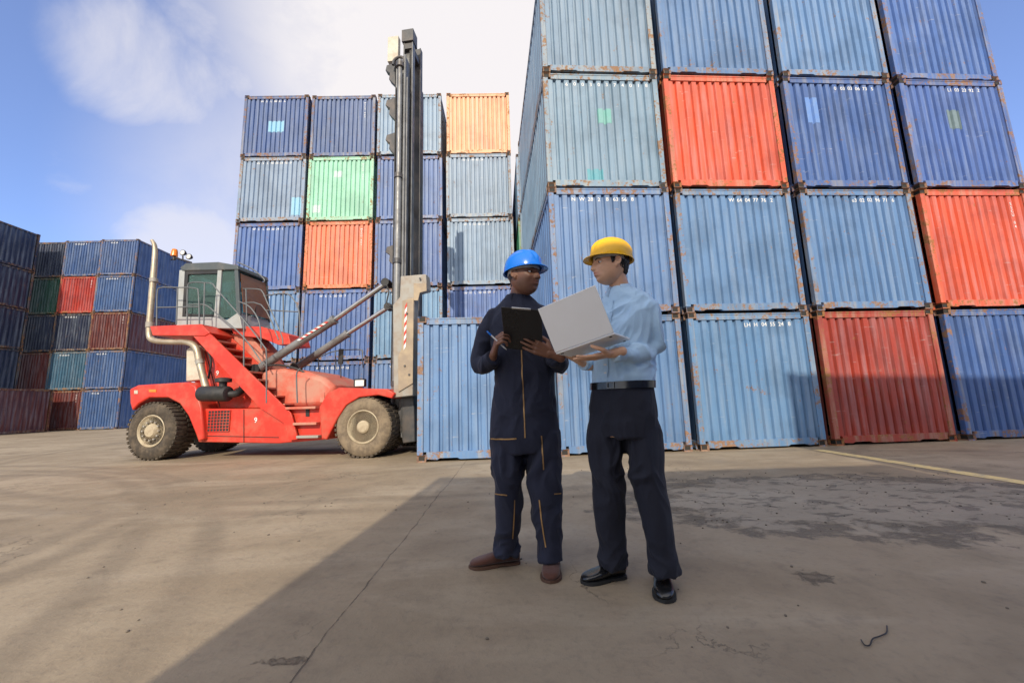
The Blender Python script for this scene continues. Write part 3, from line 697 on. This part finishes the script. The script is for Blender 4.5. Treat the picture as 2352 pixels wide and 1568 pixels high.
def hand(bm,wr,d,n,left,curl,sc_=1.,spread=.0,thumb=.35):
    d=Vector(d).normalized();n=Vector(n);n=(n-d*n.dot(d)).normalized();th=n.cross(d) if left else d.cross(n)
    wr=Vector(wr)
    capsule(bm,wr-d*.06*sc_,.025*sc_,wr+d*.01*sc_,.022*sc_)
    L=[(.043,.027,.021),(.047,.030,.022),(.044,.028,.021),(.035,.022,.019)]
    for i in range(4):
        off=(1.5-i)*.0212*sc_
        base=wr+th*off*.5+d*.005*sc_;kn=wr+d*(.092-.004*abs(i-1))*sc_+th*off
        capsule(bm,base,.0145*sc_,kn,.0112*sc_)
        if i<3: capsule(bm,wr+d*.03*sc_+th*(off-.01*sc_)*.7,.014*sc_,kn-d*.018*sc_-th*.0106*sc_,.0105*sc_)
        p=kn;ang=0;dd=(d+th*spread*(1.5-i)).normalized();rr=.0092*sc_
        for k in range(3):
            ang+=curl[i]*(1 if k else .8)
            q=p+(dd*cos(ang)+n*sin(ang))*L[i][k]*sc_
            capsule(bm,p,rr,q,rr*.92);rr*=.92;p=q
    b0=wr+d*.018*sc_+th*.020*sc_
    b1=b0+(d*.55+th*.7+n*.3).normalized()*.045*sc_
    b2=b1+(d*.9+th*.15+n*thumb).normalized()*.034*sc_
    b3=b2+(d*.95-th*.1+n*thumb*1.3).normalized()*.026*sc_
    capsule(bm,b0,.0165*sc_,b1,.0125*sc_);capsule(bm,b1,.012*sc_,b2,.0105*sc_);capsule(bm,b2,.0105*sc_,b3,.0085*sc_)
def hloft(bm,secs,S,Fv,n=4,dr=0.,seg=32,pw=2.1):
    keys=[tuple(c)+(rx,ry) for c,rx,ry in secs]
    rings=[]
    for k in catmull(keys,n):
        c=Vector(k[:3]);r=[]
        for j in range(seg):
            a=2*PI*j/seg;ca,sa=cos(a),sin(a)
            q=(abs(ca)**pw+abs(sa)**pw)**(-1/pw)
            r.append(c+S*ca*q*max(.01,k[3]+dr)+Fv*sa*q*max(.01,k[4]+dr))
        rings.append(r)
    ring_loft(bm,rings)
def limb(bm,keys,dr=0.,n=5,seg=18):
    ks=catmull([tuple(c)+(r,) for c,r in keys],n)
    tube(bm,[k[:3] for k in ks],[max(.01,k[3]+dr) for k in ks],seg)
    capsule(bm,keys[0][0],keys[0][1]+dr,Vector(keys[0][0])+Vector((0,0,.001)),keys[0][1]+dr)
def shoe(heel,toe,sc_,upper,solem,name,parent,boot=0.):
    heel=Vector(heel);toe=Vector(toe);d=(toe-heel);L=d.length;d.normalize();sd=Vector((-d.y,d.x,0))
    bm=bmesh.new();rings=[]
    secs=[(0.0,.020,.070),(.03,.032,.092),(.12,.036,.105+boot),(.26,.037,.110+boot),(.38,.037,.092),(.52,.041,.070),(.68,.047,.058),(.82,.046,.050),(.93,.036,.042),(1.0,.016,.030)]
    keys=catmull([(a,w,h) for a,w,h in secs],4)
    for a,w,h in keys:
        c=heel+d*a*L;r=[]
        for j in range(20):
            q=2*PI*j/20;cx=cos(q);sz=sin(q)
            cx=math.copysign(abs(cx)**.75,cx);sz=math.copysign(abs(sz)**.8,sz)
            r.append(c+sd*cx*w*sc_+Vector((0,0,.014+(h-.014)*.5*sc_*(1+sz))))
        rings.append(r)
    ring_loft(bm,rings)
    sh=link(name,remesh(bm,.0045,4),upper,parent,local=False,ang=180)
    bm=bmesh.new()
    out=[(a,w*1.12*sc_+.002) for a,w,h in keys]
    Lp=[heel+d*a*L+sd*w for a,w in out]+[toe+d*.008]+[heel+d*a*L-sd*w for a,w in out[::-1]]+[heel-d*.006]
    A=[bm.verts.new(Vector((p.x,p.y,.002 if (p-heel).dot(d)/L<.3 or (p-heel).dot(d)/L>.42 else .008))) for p in Lp];B=[bm.verts.new(Vector((p.x,p.y,.016))) for p in Lp]
    bm.faces.new(A[::-1]);bm.faces.new(B)
    for i in range(len(Lp)): k=(i+1)%len(Lp);bm.faces.new((A[i],A[k],B[k],B[i]))
    link('sole',bm,solem,sh,local=False)
def hardhat(M,mat,parent,k0=1.):
    bm=bmesh.new();rings=[];seg=72
    RX,RY,RZ=.125*k0,.104*k0,.118*k0
    Hh=M@Matrix.Translation((-.004,0,.030))@Matrix.Rotation(rad(-3),4,'Y')
    def P(e,a,k=1.):
        ce=cos(e)**.78
        x,y,z=RX*ce*cos(a),RY*ce*sin(a),RZ*sin(e)
        y_=abs(y);rb=0
        if e>rad(15):
            f=min(1,(e-rad(15))/.25)
            rb=f*(.009*math.exp(-(y/.012)**4)+.007*math.exp(-((y_-.038)/.008)**4))
        s=k+rb/.12
        return Hh@Vector((x*s,y*s,z*s))
    for i in range(33):
        e=rad(89.5*(1-i/32));rings.append([P(e,2*PI*j/seg) for j in range(seg)])
    ring_loft(bm,rings,cap=False);bm.faces.new([v for v in bm.verts][:seg])
    o=link('hard_hat',bm,mat,parent,local=False,ang=50)
    sl=o.modifiers.new('thickness','SOLIDIFY');sl.thickness=.003;sl.offset=-1
    bm=bmesh.new();rings=[]
    for ki,(k,dz) in enumerate(((.985,.006),(1.,.0),(1.,-.001),(1.,-.005))):
        r=[]
        for j in range(seg):
            a=2*PI*j/seg;pk=max(0,cos(a))**1.8
            ext=(0,.003+.012*pk,.0055+.032*pk,.006+.033*pk)[ki]
            x,y=RX*cos(a),RY*sin(a);n_=Vector((cos(a)/RX,sin(a)/RY,0)).normalized()
            q=Vector((x,y,0))*k+n_*ext;z=dz-ext*.25
            r.append(Hh@Vector((q.x,q.y,z)))
        rings.append(r)
    ring_loft(bm,rings,cap=False)
    br=link('brim',bm,mat,o,local=False,ang=60);sl=br.modifiers.new('t','SOLIDIFY');sl.thickness=.0025
    bm=bmesh.new();rings=[]
    for z,k in ((.012,1.),(-.012,.99)):
        rings.append([M@Vector((.103*k*cos(2*PI*j/40)-.002,.086*k*sin(2*PI*j/40),.034+z-.030*max(0,-cos(2*PI*j/40)))) for j in range(40)])
    ring_loft(bm,rings,cap=False);hb=link('headband',bm,M_hband,o,local=False,ang=60);sl=hb.modifiers.new('t','SOLIDIFY');sl.thickness=.004
    return o
M_hband=simple('grey_headband_plastic',(.42,.43,.44),.5)
M_eyew=simple('eye_white',(.75,.73,.70),.25,var=.03);M_iris=simple('dark_iris',(.025,.014,.01),.15)
def face_bits(M,parent,body,haircol):
    for s in (-1,1):
        bm=bmesh.new();ellipsoid(bm,M@Matrix.Translation((.0738,s*.032,.002)),.0115,.0130,.0078,16,12);e=link('eye',bm,M_eyew,parent,local=False,ang=180)
        bm=bmesh.new();ellipsoid(bm,M@Matrix.Translation((.0830,s*.032,.002)),.0038,.0060,.0062,14,8);link('iris',bm,M_iris,e,local=False,ang=180)
        bm=bmesh.new();tube(bm,[M@Vector(q) for q in ((.0980,s*.014,.0165),(.0960,s*.028,.0212),(.0885,s*.040,.0195),(.080,s*.050,.0150))],[.0024,.0030,.0026,.0013],8,4);link('eyebrow',bm,haircol,parent,local=False,ang=180)
        bm=bmesh.new();tube(bm,[M@Vector(q) for q in ((.082,s*.019,.004),(.0860,s*.027,.0090),(.0845,s*.037,.0090),(.0765,s*.046,.004))],[.0016,.0026,.0026,.0016],8,4);link('eyelid',bm,body,parent,local=False,ang=180)
def tint(me,M,stub=.3,goat=0):
    at=me.attributes.new('tint','FLOAT','POINT');a2=me.attributes.new('stubble','FLOAT','POINT');I=M.inverted();n=len(me.vertices);vals=[0.]*n;v2=[0.]*n
    for v in me.vertices:
        q=I@v.co
        if q.x>-.02 and -.13<q.z<0 and abs(q.y)<.09:
            lip=g2(q.y/.024,(q.z+.0605)/.0095) if q.x>.08 else 0
            vals[v.index]=min(1,lip*1.2)
            jaw=min(1,max(0,(-.045-q.z)/.02))*min(1,max(0,(q.x+.01)/.03))
            st=stub*jaw
            if goat and q.x>.06: st=max(st,goat*g2(q.y/.024,(q.z+.098)/.014),goat*.8*g2(q.y/.026,(q.z+.046)/.005))
            v2[v.index]=max(0,st*(1-lip))
    at.data.foreach_set('value',vals);a2.data.foreach_set('value',v2)
def strip(bvh,pts,w,off=.003,n=10):
    P=catmull([tuple(map(float,p)) for p in pts],n);C=[]
    for x,y in P:
        d=ray(x,y).normalized();h=bvh.ray_cast(Vector((0,0,CH)),d)
        if h[0]: C.append((h[0],h[1],d))
    bm=bmesh.new();prev=None
    for i,(c,nn,d) in enumerate(C):
        t=(C[min(i+1,len(C)-1)][0]-C[max(i-1,0)][0]).normalized()
        if nn.dot(d)>0: nn=-nn
        s=t.cross(nn).normalized()*w/2
        a=bm.verts.new(c+nn*off+s);b_=bm.verts.new(c+nn*off-s)
        if prev: bm.faces.new((prev[0],prev[1],b_,a))
        prev=(a,b_)
    return bm
def bvh_of(o):
    me=o.data;M=world_of(o);return BVHTree.FromPolygons([M@v.co for v in me.vertices],[tuple(p.vertices) for p in me.polygons])
def collar(c,S,Fv,r,mat,parent,hgt=.034,leaf=.05,name='collar',gap=20):
    bm=bmesh.new();rows=[]
    for k,(dr,dz) in enumerate(((.004,-.02),(.0,hgt),(.006,hgt+.004),(.016,hgt-.012),(.030,-leaf*.35))):
        r_=[]
        for j in range(33):
            a=rad(-90+gap)+rad(360-2*gap)*j/32
            fr=max(0,-sin(a))
            extra=-leaf*.6*fr**3 if k==4 else (-.010*fr if k>0 else 0)
            r_.append(c+S*cos(a)*(r+dr)+Fv*(-sin(a))*(r*1.02+dr)+Vector((0,0,dz+extra)))
        rows.append(r_)
    ring_loft(bm,rows,cap=False,close=False)
    o=link(name,bm,mat,parent,local=False,ang=60);s=o.modifiers.new('t','SOLIDIFY');s.thickness=.003
# ---- person with blue shirt
S2=Vector((.78,-.62,0));F2=Vector((-.62,-.78,0))
SH=cloth('light_blue_shirt_cotton',(.44,.64,.84),.75,.06)
TR=cloth('dark_navy_trouser_wool',(.0075,.009,.020),.85,sheen=.04)
SK2=skinmat('tan_skin',(.70,.40,.25),(.52,.20,.15))
LE=simple('polished_black_leather',(.012,.012,.013),.22,var=.2,spec=.7)
SOL=simple('black_shoe_sole',(.02,.02,.02),.7)
HAIR=simple('black_hair',(.010,.008,.007),.55,bmp=.6,scale=40)
p2=thing('person','person in light blue shirt, dark trousers and yellow hard hat holding open laptop','person',(.62,2.36,0))
tor2=[(W(1428,890,2.37),.176,.132),(W(1430,868,2.37),.186,.140),(W(1432,820,2.37),.179,.136),(W(1438,770,2.37),.191,.140),(W(1440,728,2.38),.200,.134),(W(1438,702,2.38),.182,.112),(W(1433,682,2.38),.135,.092),(W(1425,662,2.38),.068,.064)]
armL2=[(W(1486,712,2.27),.061),(W(1500,750,2.27),.056),(W(1503,792,2.29),.050),(W(1467,811,2.22),.047),(W(1412,813,2.13),.039)]
armR2=[(W(1388,716,2.50),.062),(W(1368,765,2.52),.058),(W(1368,822,2.52),.052),(W(1352,833,2.47),.048),(W(1338,834,2.40),.040)]
legR2=[(W(1396,950,2.41),.105,.115),(W(1390,1010,2.40),.112,.118),(W(1394,1090,2.37),.092,.096),(W(1402,1190,2.38),.081,.088),(W(1406,1250,2.39),.072,.080),(W(1408,1297,2.40),.075,.088)]
legL2=[(W(1464,950,2.33),.105,.115),(W(1474,1010,2.32),.110,.116),(W(1487,1090,2.28),.091,.096),(W(1508,1200,2.26),.079,.086),(W(1519,1260,2.25),.068,.077),(W(1529,1314,2.24),.069,.084)]
hip2=[(W(1428,882,2.37),.180,.134),(W(1429,915,2.37),.194,.145),(W(1430,955,2.37),.204,.150),(W(1432,1000,2.36),.175,.14)]
H2=headmatrix(W(1403,608,2.36),(-1,-.16,.02),rad(0),1.08)
LR_=Vector((.521,1.98,1.32));LL_=Vector((.240,2.17,1.248));ex=(LR_-LL_).normalized();LW=(LR_-LL_).length
ey=Vector((.556,.831,0));ey=(ey-ex*ey.dot(ex)).normalized();TRp=Vector((.4287,1.938,1.567));eu=(TRp-LR_);eu=(eu-ex*eu.dot(ex)).normalized()
bm=bmesh.new();head(bm,H2)
capsule(bm,H2@Vector((-.030,0,-.055)),.054,W(1425,668,2.39),.060)
hloft(bm,tor2,S2,F2,dr=-.026);hloft(bm,hip2,S2,F2,dr=-.016)
limb(bm,armL2[:-1],-.022);limb(bm,armR2,-.018)
capsule(bm,armL2[-2][0],.026,W(1403,812,2.115),.024)
for lg in (legR2,legL2): hloft(bm,lg,S2,F2,dr=-.025)
capsule(bm,W(1408,1280,2.41),.045,Vector((.585,2.42,.06)),.032);capsule(bm,W(1529,1290,2.27),.045,Vector((.785,2.34,.06)),.032)
hand(bm,W(1403,812,2.115),(-.95,.02,-.17),(0.0,.15,1),True,[.10,.06,.08,.14],1.05,.06,.5)
hand(bm,W(1336,832,2.395),(-.75,-.45,.35),(.1,-.1,1),False,[.15,.15,.2,.25],1.05,.05)
me=remesh(bm,.0035,2);tint(me,H2,.2)
body2=link('body',me,SK2,p2,local=False,ang=180)
face_bits(H2,p2,SK2,HAIR)
bm=bmesh.new();ellipsoid(bm,H2@Matrix.Translation((-.018,0,.022)),.090,.0800,.104,32,24)
ellipsoid(bm,H2@Matrix.Translation((-.054,0,-.030)),.042,.060,.046,24,16)
for s in (-1,1): tube(bm,[H2@Vector(q) for q in ((.018,s*.074,.03),(.020,s*.0745,.005),(.019,s*.073,-.014))],[.013,.010,.006],8,3)
me=remesh(bm,.004,2);wrinkle(me,[],.004,60,(1,1,.4),base=1,off=.35);link('hair',me,HAIR,p2,local=False,ang=180)
YH=simple('yellow_helmet_plastic',(.92,.50,.004),.28,var=.04);BH=simple('blue_helmet_plastic',(.008,.17,.68),.2,var=.04)
hardhat(H2,YH,p2)
bm=bmesh.new();hloft(bm,tor2,S2,F2);limb(bm,armL2,.0);limb(bm,armR2,.0)
me=remesh(bm,.005,4);wrinkle(me,[(armL2[2][0],.12,.8),(armL2[0][0],.1,.4),(tor2[0][0],.13,.3),(W(1470,800,2.3),.12,.7),(W(1420,760,2.3),.16,.4)],.018,9,(1,1,.6),off=.05)
shirt=link('shirt',me,SH,p2,local=False,ang=180)
bv=bvh_of(shirt)
link('placket',strip(bv,[(1404,690),(1396,760),(1392,830),(1390,866)],.034,.004),SH,shirt,local=False)
for y in (838,856):
    link('button',strip(bv,[(1389,y),(1392,y),(1395,y)],.009,.007,3),M_white,shirt,local=False)
collar(W(1424,670,2.385),S2,F2,.062,SH,p2,gap=26,leaf=.06)
c0=armL2[-1][0];dd=(armL2[-2][0]-c0).normalized();bm=bmesh.new();tube(bm,[c0,c0+dd*.055],[.041,.044],20)
link('cuff',bm,SH,p2,local=False,bev=.004)
bm=bmesh.new();hloft(bm,hip2,S2,F2);hloft(bm,legR2,S2,F2);hloft(bm,legL2,S2,F2)
me=remesh(bm,.0055,4);wrinkle(me,[(legR2[2][0],.16,.5),(legL2[2][0],.16,.5),(hip2[3][0],.16,.8),(legR2[5][0],.12,.9),(legL2[5][0],.12,.9)],.018,7,(1.2,1.2,.4))
trs=link('trousers',me,TR,p2,local=False,ang=180)
bm=bmesh.new();hloft(bm,[(W(1428,893,2.37),.196,.150),(W(1428,877,2.37),.196,.150)],S2,F2,2,seg=40);belt=link('belt',bm,LE,p2,local=False)
cn=W(1428,885,2.37)+F2*.152
R=Matrix((S2,F2*-1,Vector((0,0,1)))).transposed().to_4x4();Mb=Matrix.Translation(cn)@R
M_buck=simple('dark_buckle_metal',(.12,.12,.12),.3,.8)
bm=bmesh.new();box(bm,(-.022,-.005,-.017),(.022,-.001,-.013),Mb);box(bm,(-.022,-.005,.013),(.022,-.001,.017),Mb);box(bm,(-.022,-.005,-.013),(-.018,-.001,.013),Mb);box(bm,(.018,-.005,-.013),(.022,-.001,.013),Mb)
link('buckle',bm,M_buck,belt,local=False)
shoe((.600,2.43,0),(.345,2.355,0),1.06,LE,SOL,'shoe',p2)
shoe((.800,2.395,0),(.712,2.115,0),1.06,LE,SOL,'shoe',p2)
# ---- laptop
ALU=simple('laptop_aluminium',(.86,.85,.82),.42,.05,var=.03);DKS=simple('laptop_black',(.015,.015,.017),.3)
lp=thing('laptop','open silver laptop with pale lid, held up between the two people','laptop',(.4,2.1,1.25))
LD=.25
def slab(O,a,b_,la,lb,th,n,mat,name,parent,bev=.006):
    Mx=Matrix((a,b_,n)).transposed().to_4x4();Mx.translation=O
    bm=bmesh.new();box(bm,(0,0,0),(la,lb,th),Mx);return link(name,bm,mat,parent,local=False,bev=bev)
nb=ex.cross(ey).normalized()
base=slab(LL_,ex,ey,LW,LD,.012,nb,ALU,'keyboard_base',lp,.004)
nl=ex.cross(eu).normalized()
if nl.y>0: nl=-nl
lid=slab(LL_+nb*.012,ex,eu,LW,LD*1.03,.006,nl,ALU,'lid',lp,.0025)
slab(LL_+nb*.012-nl*.0015+ex*.008+eu*.012,ex,eu,LW-.016,LD*1.03-.022,.001,nl,DKS,'screen',lp,0)
slab(LL_+nb*.0125+ex*.02+ey*.03,ex,ey,LW-.04,.11,.001,nb,DKS,'keyboard',lp,0)
for a_,b_ in ((.03,.02),(LW-.03,.02),(.03,LD-.02),(LW-.03,LD-.02)):
    bm=bmesh.new();c=LL_+ex*a_+ey*b_;tube(bm,[c,c-nb*.003],.008,12);link('rubber_foot',bm,DKS,base,local=False)
# ---- person in coverall
S1=Vector((1,.03,0)).normalized();F1=Vector((.03,-1,0)).normalized()
CO=cloth('navy_coverall_cotton',(.011,.014,.034),.85,sheen=.06)
SK1=skinmat('deep_brown_skin',(.20,.09,.053),(.20,.075,.055))
SU=cloth('brown_suede',(.085,.030,.018),.95,sheen=.3);SOL1=simple('tan_edge_sole',(.10,.05,.03),.7)
ZIP=simple('brass_zip',(.42,.25,.10),.4,.4,var=.3,scale=120)
p1=thing('person','person in navy coverall and blue hard hat holding black clipboard and pen','person',(.05,2.6,0))
tor1=[(W(1204,925,2.60),.202,.140),(W(1204,880,2.60),.192,.136),(W(1203,830,2.60),.200,.138),(W(1200,780,2.60),.210,.140),(W(1196,738,2.61),.210,.132),(W(1193,714,2.62),.188,.112),(W(1190,697,2.62),.132,.090),(W(1189,678,2.62),.072,.068)]
armR1=[(W(1134,728,2.61),.064),(W(1113,775,2.62),.061),(W(1106,832,2.60),.060),(W(1116,838,2.52),.054),(W(1132,822,2.44),.045)]
armL1=[(W(1250,728,2.60),.063),(W(1271,775,2.62),.060),(W(1286,828,2.60),.058),(W(1282,832,2.52),.054),(W(1270,822,2.44),.045)]
hip1=[(W(1204,910,2.60),.198,.140),(W(1204,955,2.60),.212,.148),(W(1205,1000,2.60),.220,.152),(W(1205,1035,2.60),.19,.14)]
legR1=[(W(1165,990,2.61),.110,.12),(W(1166,1050,2.60),.106,.12),(W(1167,1110,2.58),.092,.102),(W(1166,1190,2.60),.083,.090),(W(1165,1235,2.62),.071,.082),(W(1164,1268,2.64),.076,.090)]
legL1=[(W(1246,990,2.60),.111,.12),(W(1247,1050,2.58),.110,.12),(W(1250,1110,2.55),.099,.106),(W(1257,1195,2.54),.086,.092),(W(1262,1240,2.53),.071,.082),(W(1266,1282,2.53),.075,.090)]
H1=headmatrix(W(1203,634,2.56),(.74,-.66,.0),rad(0),1.12)
cT=W(1190,712,2.19);cB=W(1210,800,2.40)
cx_=(W(1234,718,2.17)-W(1148,711,2.21)).normalized();cu=(cT-cB);cu=(cu-cx_*cu.dot(cx_)).normalized();cn_=cx_.cross(cu).normalized()
if cn_.y>0: cn_=-cn_
cc=(cT+cB)/2
bm=bmesh.new();head(bm,H1,1.)
capsule(bm,H1@Vector((-.030,0,-.055)),.056,W(1190,688,2.62),.062)
hloft(bm,tor1,S1,F1,dr=-.026);hloft(bm,hip1,S1,F1,dr=-.024);limb(bm,armL1,-.020);limb(bm,armR1,-.020)
for lg in (legR1,legL1): hloft(bm,lg,S1,F1,dr=-.03)
capsule(bm,W(1164,1255,2.63),.045,Vector((-.05,2.655,.07)),.034);capsule(bm,W(1266,1265,2.55),.045,Vector((.20,2.57,.07)),.034)
hand(bm,W(1134,812,2.42),(.22,-.55,.62),(.85,.25,-.2),False,[.75,.85,.9,.95],1.1,.0,.6)
hand(bm,W(1266,812,2.365),(-.9,-.20,.42),(-.1,.9,.3),True,[.22,.2,.24,.3],1.1,.05,.3)
me=remesh(bm,.0035,2);tint(me,H1,.25,.6)
body1=link('body',me,SK1,p1,local=False,ang=180)
face_bits(H1,p1,SK1,HAIR)
bm=bmesh.new();ellipsoid(bm,H1@Matrix.Translation((-.012,0,.018)),.0895,.0780,.103,32,24)
link('hair',bm,HAIR,p1,local=False,ang=180)
hardhat(H1,BH,p1,1.0)
bm=bmesh.new();hloft(bm,tor1,S1,F1);hloft(bm,hip1,S1,F1);limb(bm,armL1);limb(bm,armR1);hloft(bm,legR1,S1,F1);hloft(bm,legL1,S1,F1)
me=remesh(bm,.0055,4);wrinkle(me,[(armL1[2][0],.13,.8),(armR1[2][0],.13,.8),(armL1[0][0],.1,.3),(armR1[0][0],.1,.3),(tor1[1][0],.2,.6),(hip1[3][0],.15,.7),(legR1[2][0],.18,.6),(legL1[2][0],.18,.6),(legR1[5][0],.13,.9),(legL1[5][0],.13,.9)],.018,7,(1,1,.55),sd=3.)
cov=link('coverall',me,CO,p1,local=False,ang=180);bv=bvh_of(cov)
for pts,w in (([(1197,745),(1199,850),(1203,930),(1206,1005)],.007),([(1128,1007),(1160,1008),(1186,1007)],.008),([(1243,1000),(1246,1040),(1248,1078)],.008),
              ([(1138,1133),(1164,1137)],.007),([(1181,1148),(1180,1190),(1177,1236)],.008),([(1239,1147),(1245,1200),(1254,1256)],.008),([(1272,1134),(1288,1132)],.007)):
    link('zip',strip(bv,pts,w,.004),ZIP,cov,local=False)
collar(W(1189,688,2.62),S1,F1,.070,CO,p1,hgt=.03,leaf=.09,gap=28)
for ar,r in ((armL1,.049),(armR1,.049)):
    bm=bmesh.new();c0=ar[-1][0];dd=(ar[-2][0]-c0).normalized();tube(bm,[c0-dd*.005,c0+dd*.05],[r,r+.005],22);link('cuff',bm,CO,p1,local=False,bev=.004)
shoe((.005,2.675,0),(-.300,2.605,0),1.12,SU,SOL1,'boot',p1,.02)
shoe((.215,2.655,0),(.172,2.365,0),1.12,SU,SOL1,'boot',p1,.02)
cb=thing('clipboard','black clipboard with silver clip held by the person in coverall','clipboard',cc)
CWd=.235;CHh=.315
slab(cc-cx_*CWd/2-cu*CHh/2,cx_,cu,CWd,CHh,.004,cn_,DKS,'board',cb,.0015)
slab(cc-cx_*(CWd/2-.01)-cu*(CHh/2-.01)-cn_*.003,cx_,cu,CWd-.02,CHh-.03,.002,cn_,M_white,'paper',cb,0)
slab(cc-cx_*.055+cu*(CHh/2-.006),cx_,cu,.11,.012,.008,cn_,M_chrome,'clip',cb,.002)
pn=thing('pen','slim white pen in the fist of the person in navy coverall','pen',W(1140,785,2.36))
bm=bmesh.new();tube(bm,[W(1120,762,2.33),W(1157,797,2.35)],.0045,10);tube(bm,[W(1157,797,2.35),W(1164,803,2.353)],[.0045,.001],10)
link('barrel',bm,M_white,pn,local=False)
bm=bmesh.new();tube(bm,[W(1118,760,2.33),W(1128,770,2.334)],.0052,10);link('cap',bm,BH,pn,local=False)
# ---------------- light and sky ----------------
SD=Vector((.089,1,-.579)).normalized()
su=bpy.data.lights.new('sun','SUN');su.energy=3.9;su.angle=rad(.55);su.color=(1,.89,.72)
so=bpy.data.objects.new('sun',su);COL.objects.link(so);so.rotation_euler=SD.to_track_quat('-Z','Y').to_euler();so.location=(-3,-20,16)
w=bpy.data.worlds.new('World');sc.world=w;w.use_nodes=True;N=NT(w.node_tree);bg=w.node_tree.nodes['Background']
sky=N.n('ShaderNodeTexSky',sky_type='NISHITA',sun_disc=False,sun_elevation=rad(30),sun_rotation=rad(185),dust_density=.8,ozone_density=2.5,air_density=1.0)
gen=N.n('ShaderNodeTexCoord').outputs['Generated']
nz=N.noise(gen,4.2,9,.6,.35)
def cone(px,py,r,k,d=None):
    d=d or ray(px,py).normalized()
    dt=N.n('ShaderNodeVectorMath',{0:gen,1:tuple(d)},operation='DOT_PRODUCT').outputs['Value']
    return N.ss(dt,cos(rad(r)),1.0,0,k)
tot=None
for q in ((300,150,8,.75),(400,190,8,.65),(540,110,9,.55),(450,575,9,.95),(395,565,6,.7),(190,410,4,.5)):
    e=cone(*q);tot=e if tot is None else N.math('MAXIMUM',tot,e)
cl=N.math('MULTIPLY',N.ss(N.math('MULTIPLY_ADD',nz,1.5,tot),.95,1.75),.7)
hz=N.math('MAXIMUM',cone(1060,120,31,1.2),cone(760,560,26,.6))
hz=N.math('MULTIPLY',hz,N.ss(nz,.28,.6,.8,1.08),clamp=True)
back_fill=cone(0,0,75,1.,Vector((-.1,-.75,.66)).normalized())  # added bright sky patch behind the viewer, front fill for people and shaded ground
f=N.math('MAXIMUM',cl,hz,clamp=True)
skc=N.mix(1.0,sky.outputs[0],(1.12,1.25,1.68),'MULTIPLY')
skc=N.mix(.10,skc,(5.5,5.6,6.2))
col=N.mix(f,skc,(6.3,6.05,6.15))
col=N.mix(back_fill,col,(9.4,9.0,8.6))
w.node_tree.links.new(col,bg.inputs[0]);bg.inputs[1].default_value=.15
# ---------------- camera ----------------
cam=bpy.data.cameras.new('camera');co=bpy.data.objects.new('camera',cam);COL.objects.link(co)
cam.sensor_width=36;cam.lens=36*FO/2352;cam.clip_start=.05;cam.clip_end=3000
Fw=Vector((0,cos(PT),sin(PT)));Dn=Vector((0,sin(PT),-cos(PT)));X=Vector((1,0,0))
rt=X*cos(RL)+Dn*sin(RL);up=X*sin(RL)-Dn*cos(RL)
Mx=Matrix((rt,up,-Fw)).transposed().to_4x4();Mx.translation=Vector((0,0,CH));co.matrix_world=Mx
sc.camera=co
sc.view_settings.view_transform='Standard';sc.view_settings.look='None';sc.view_settings.exposure=0
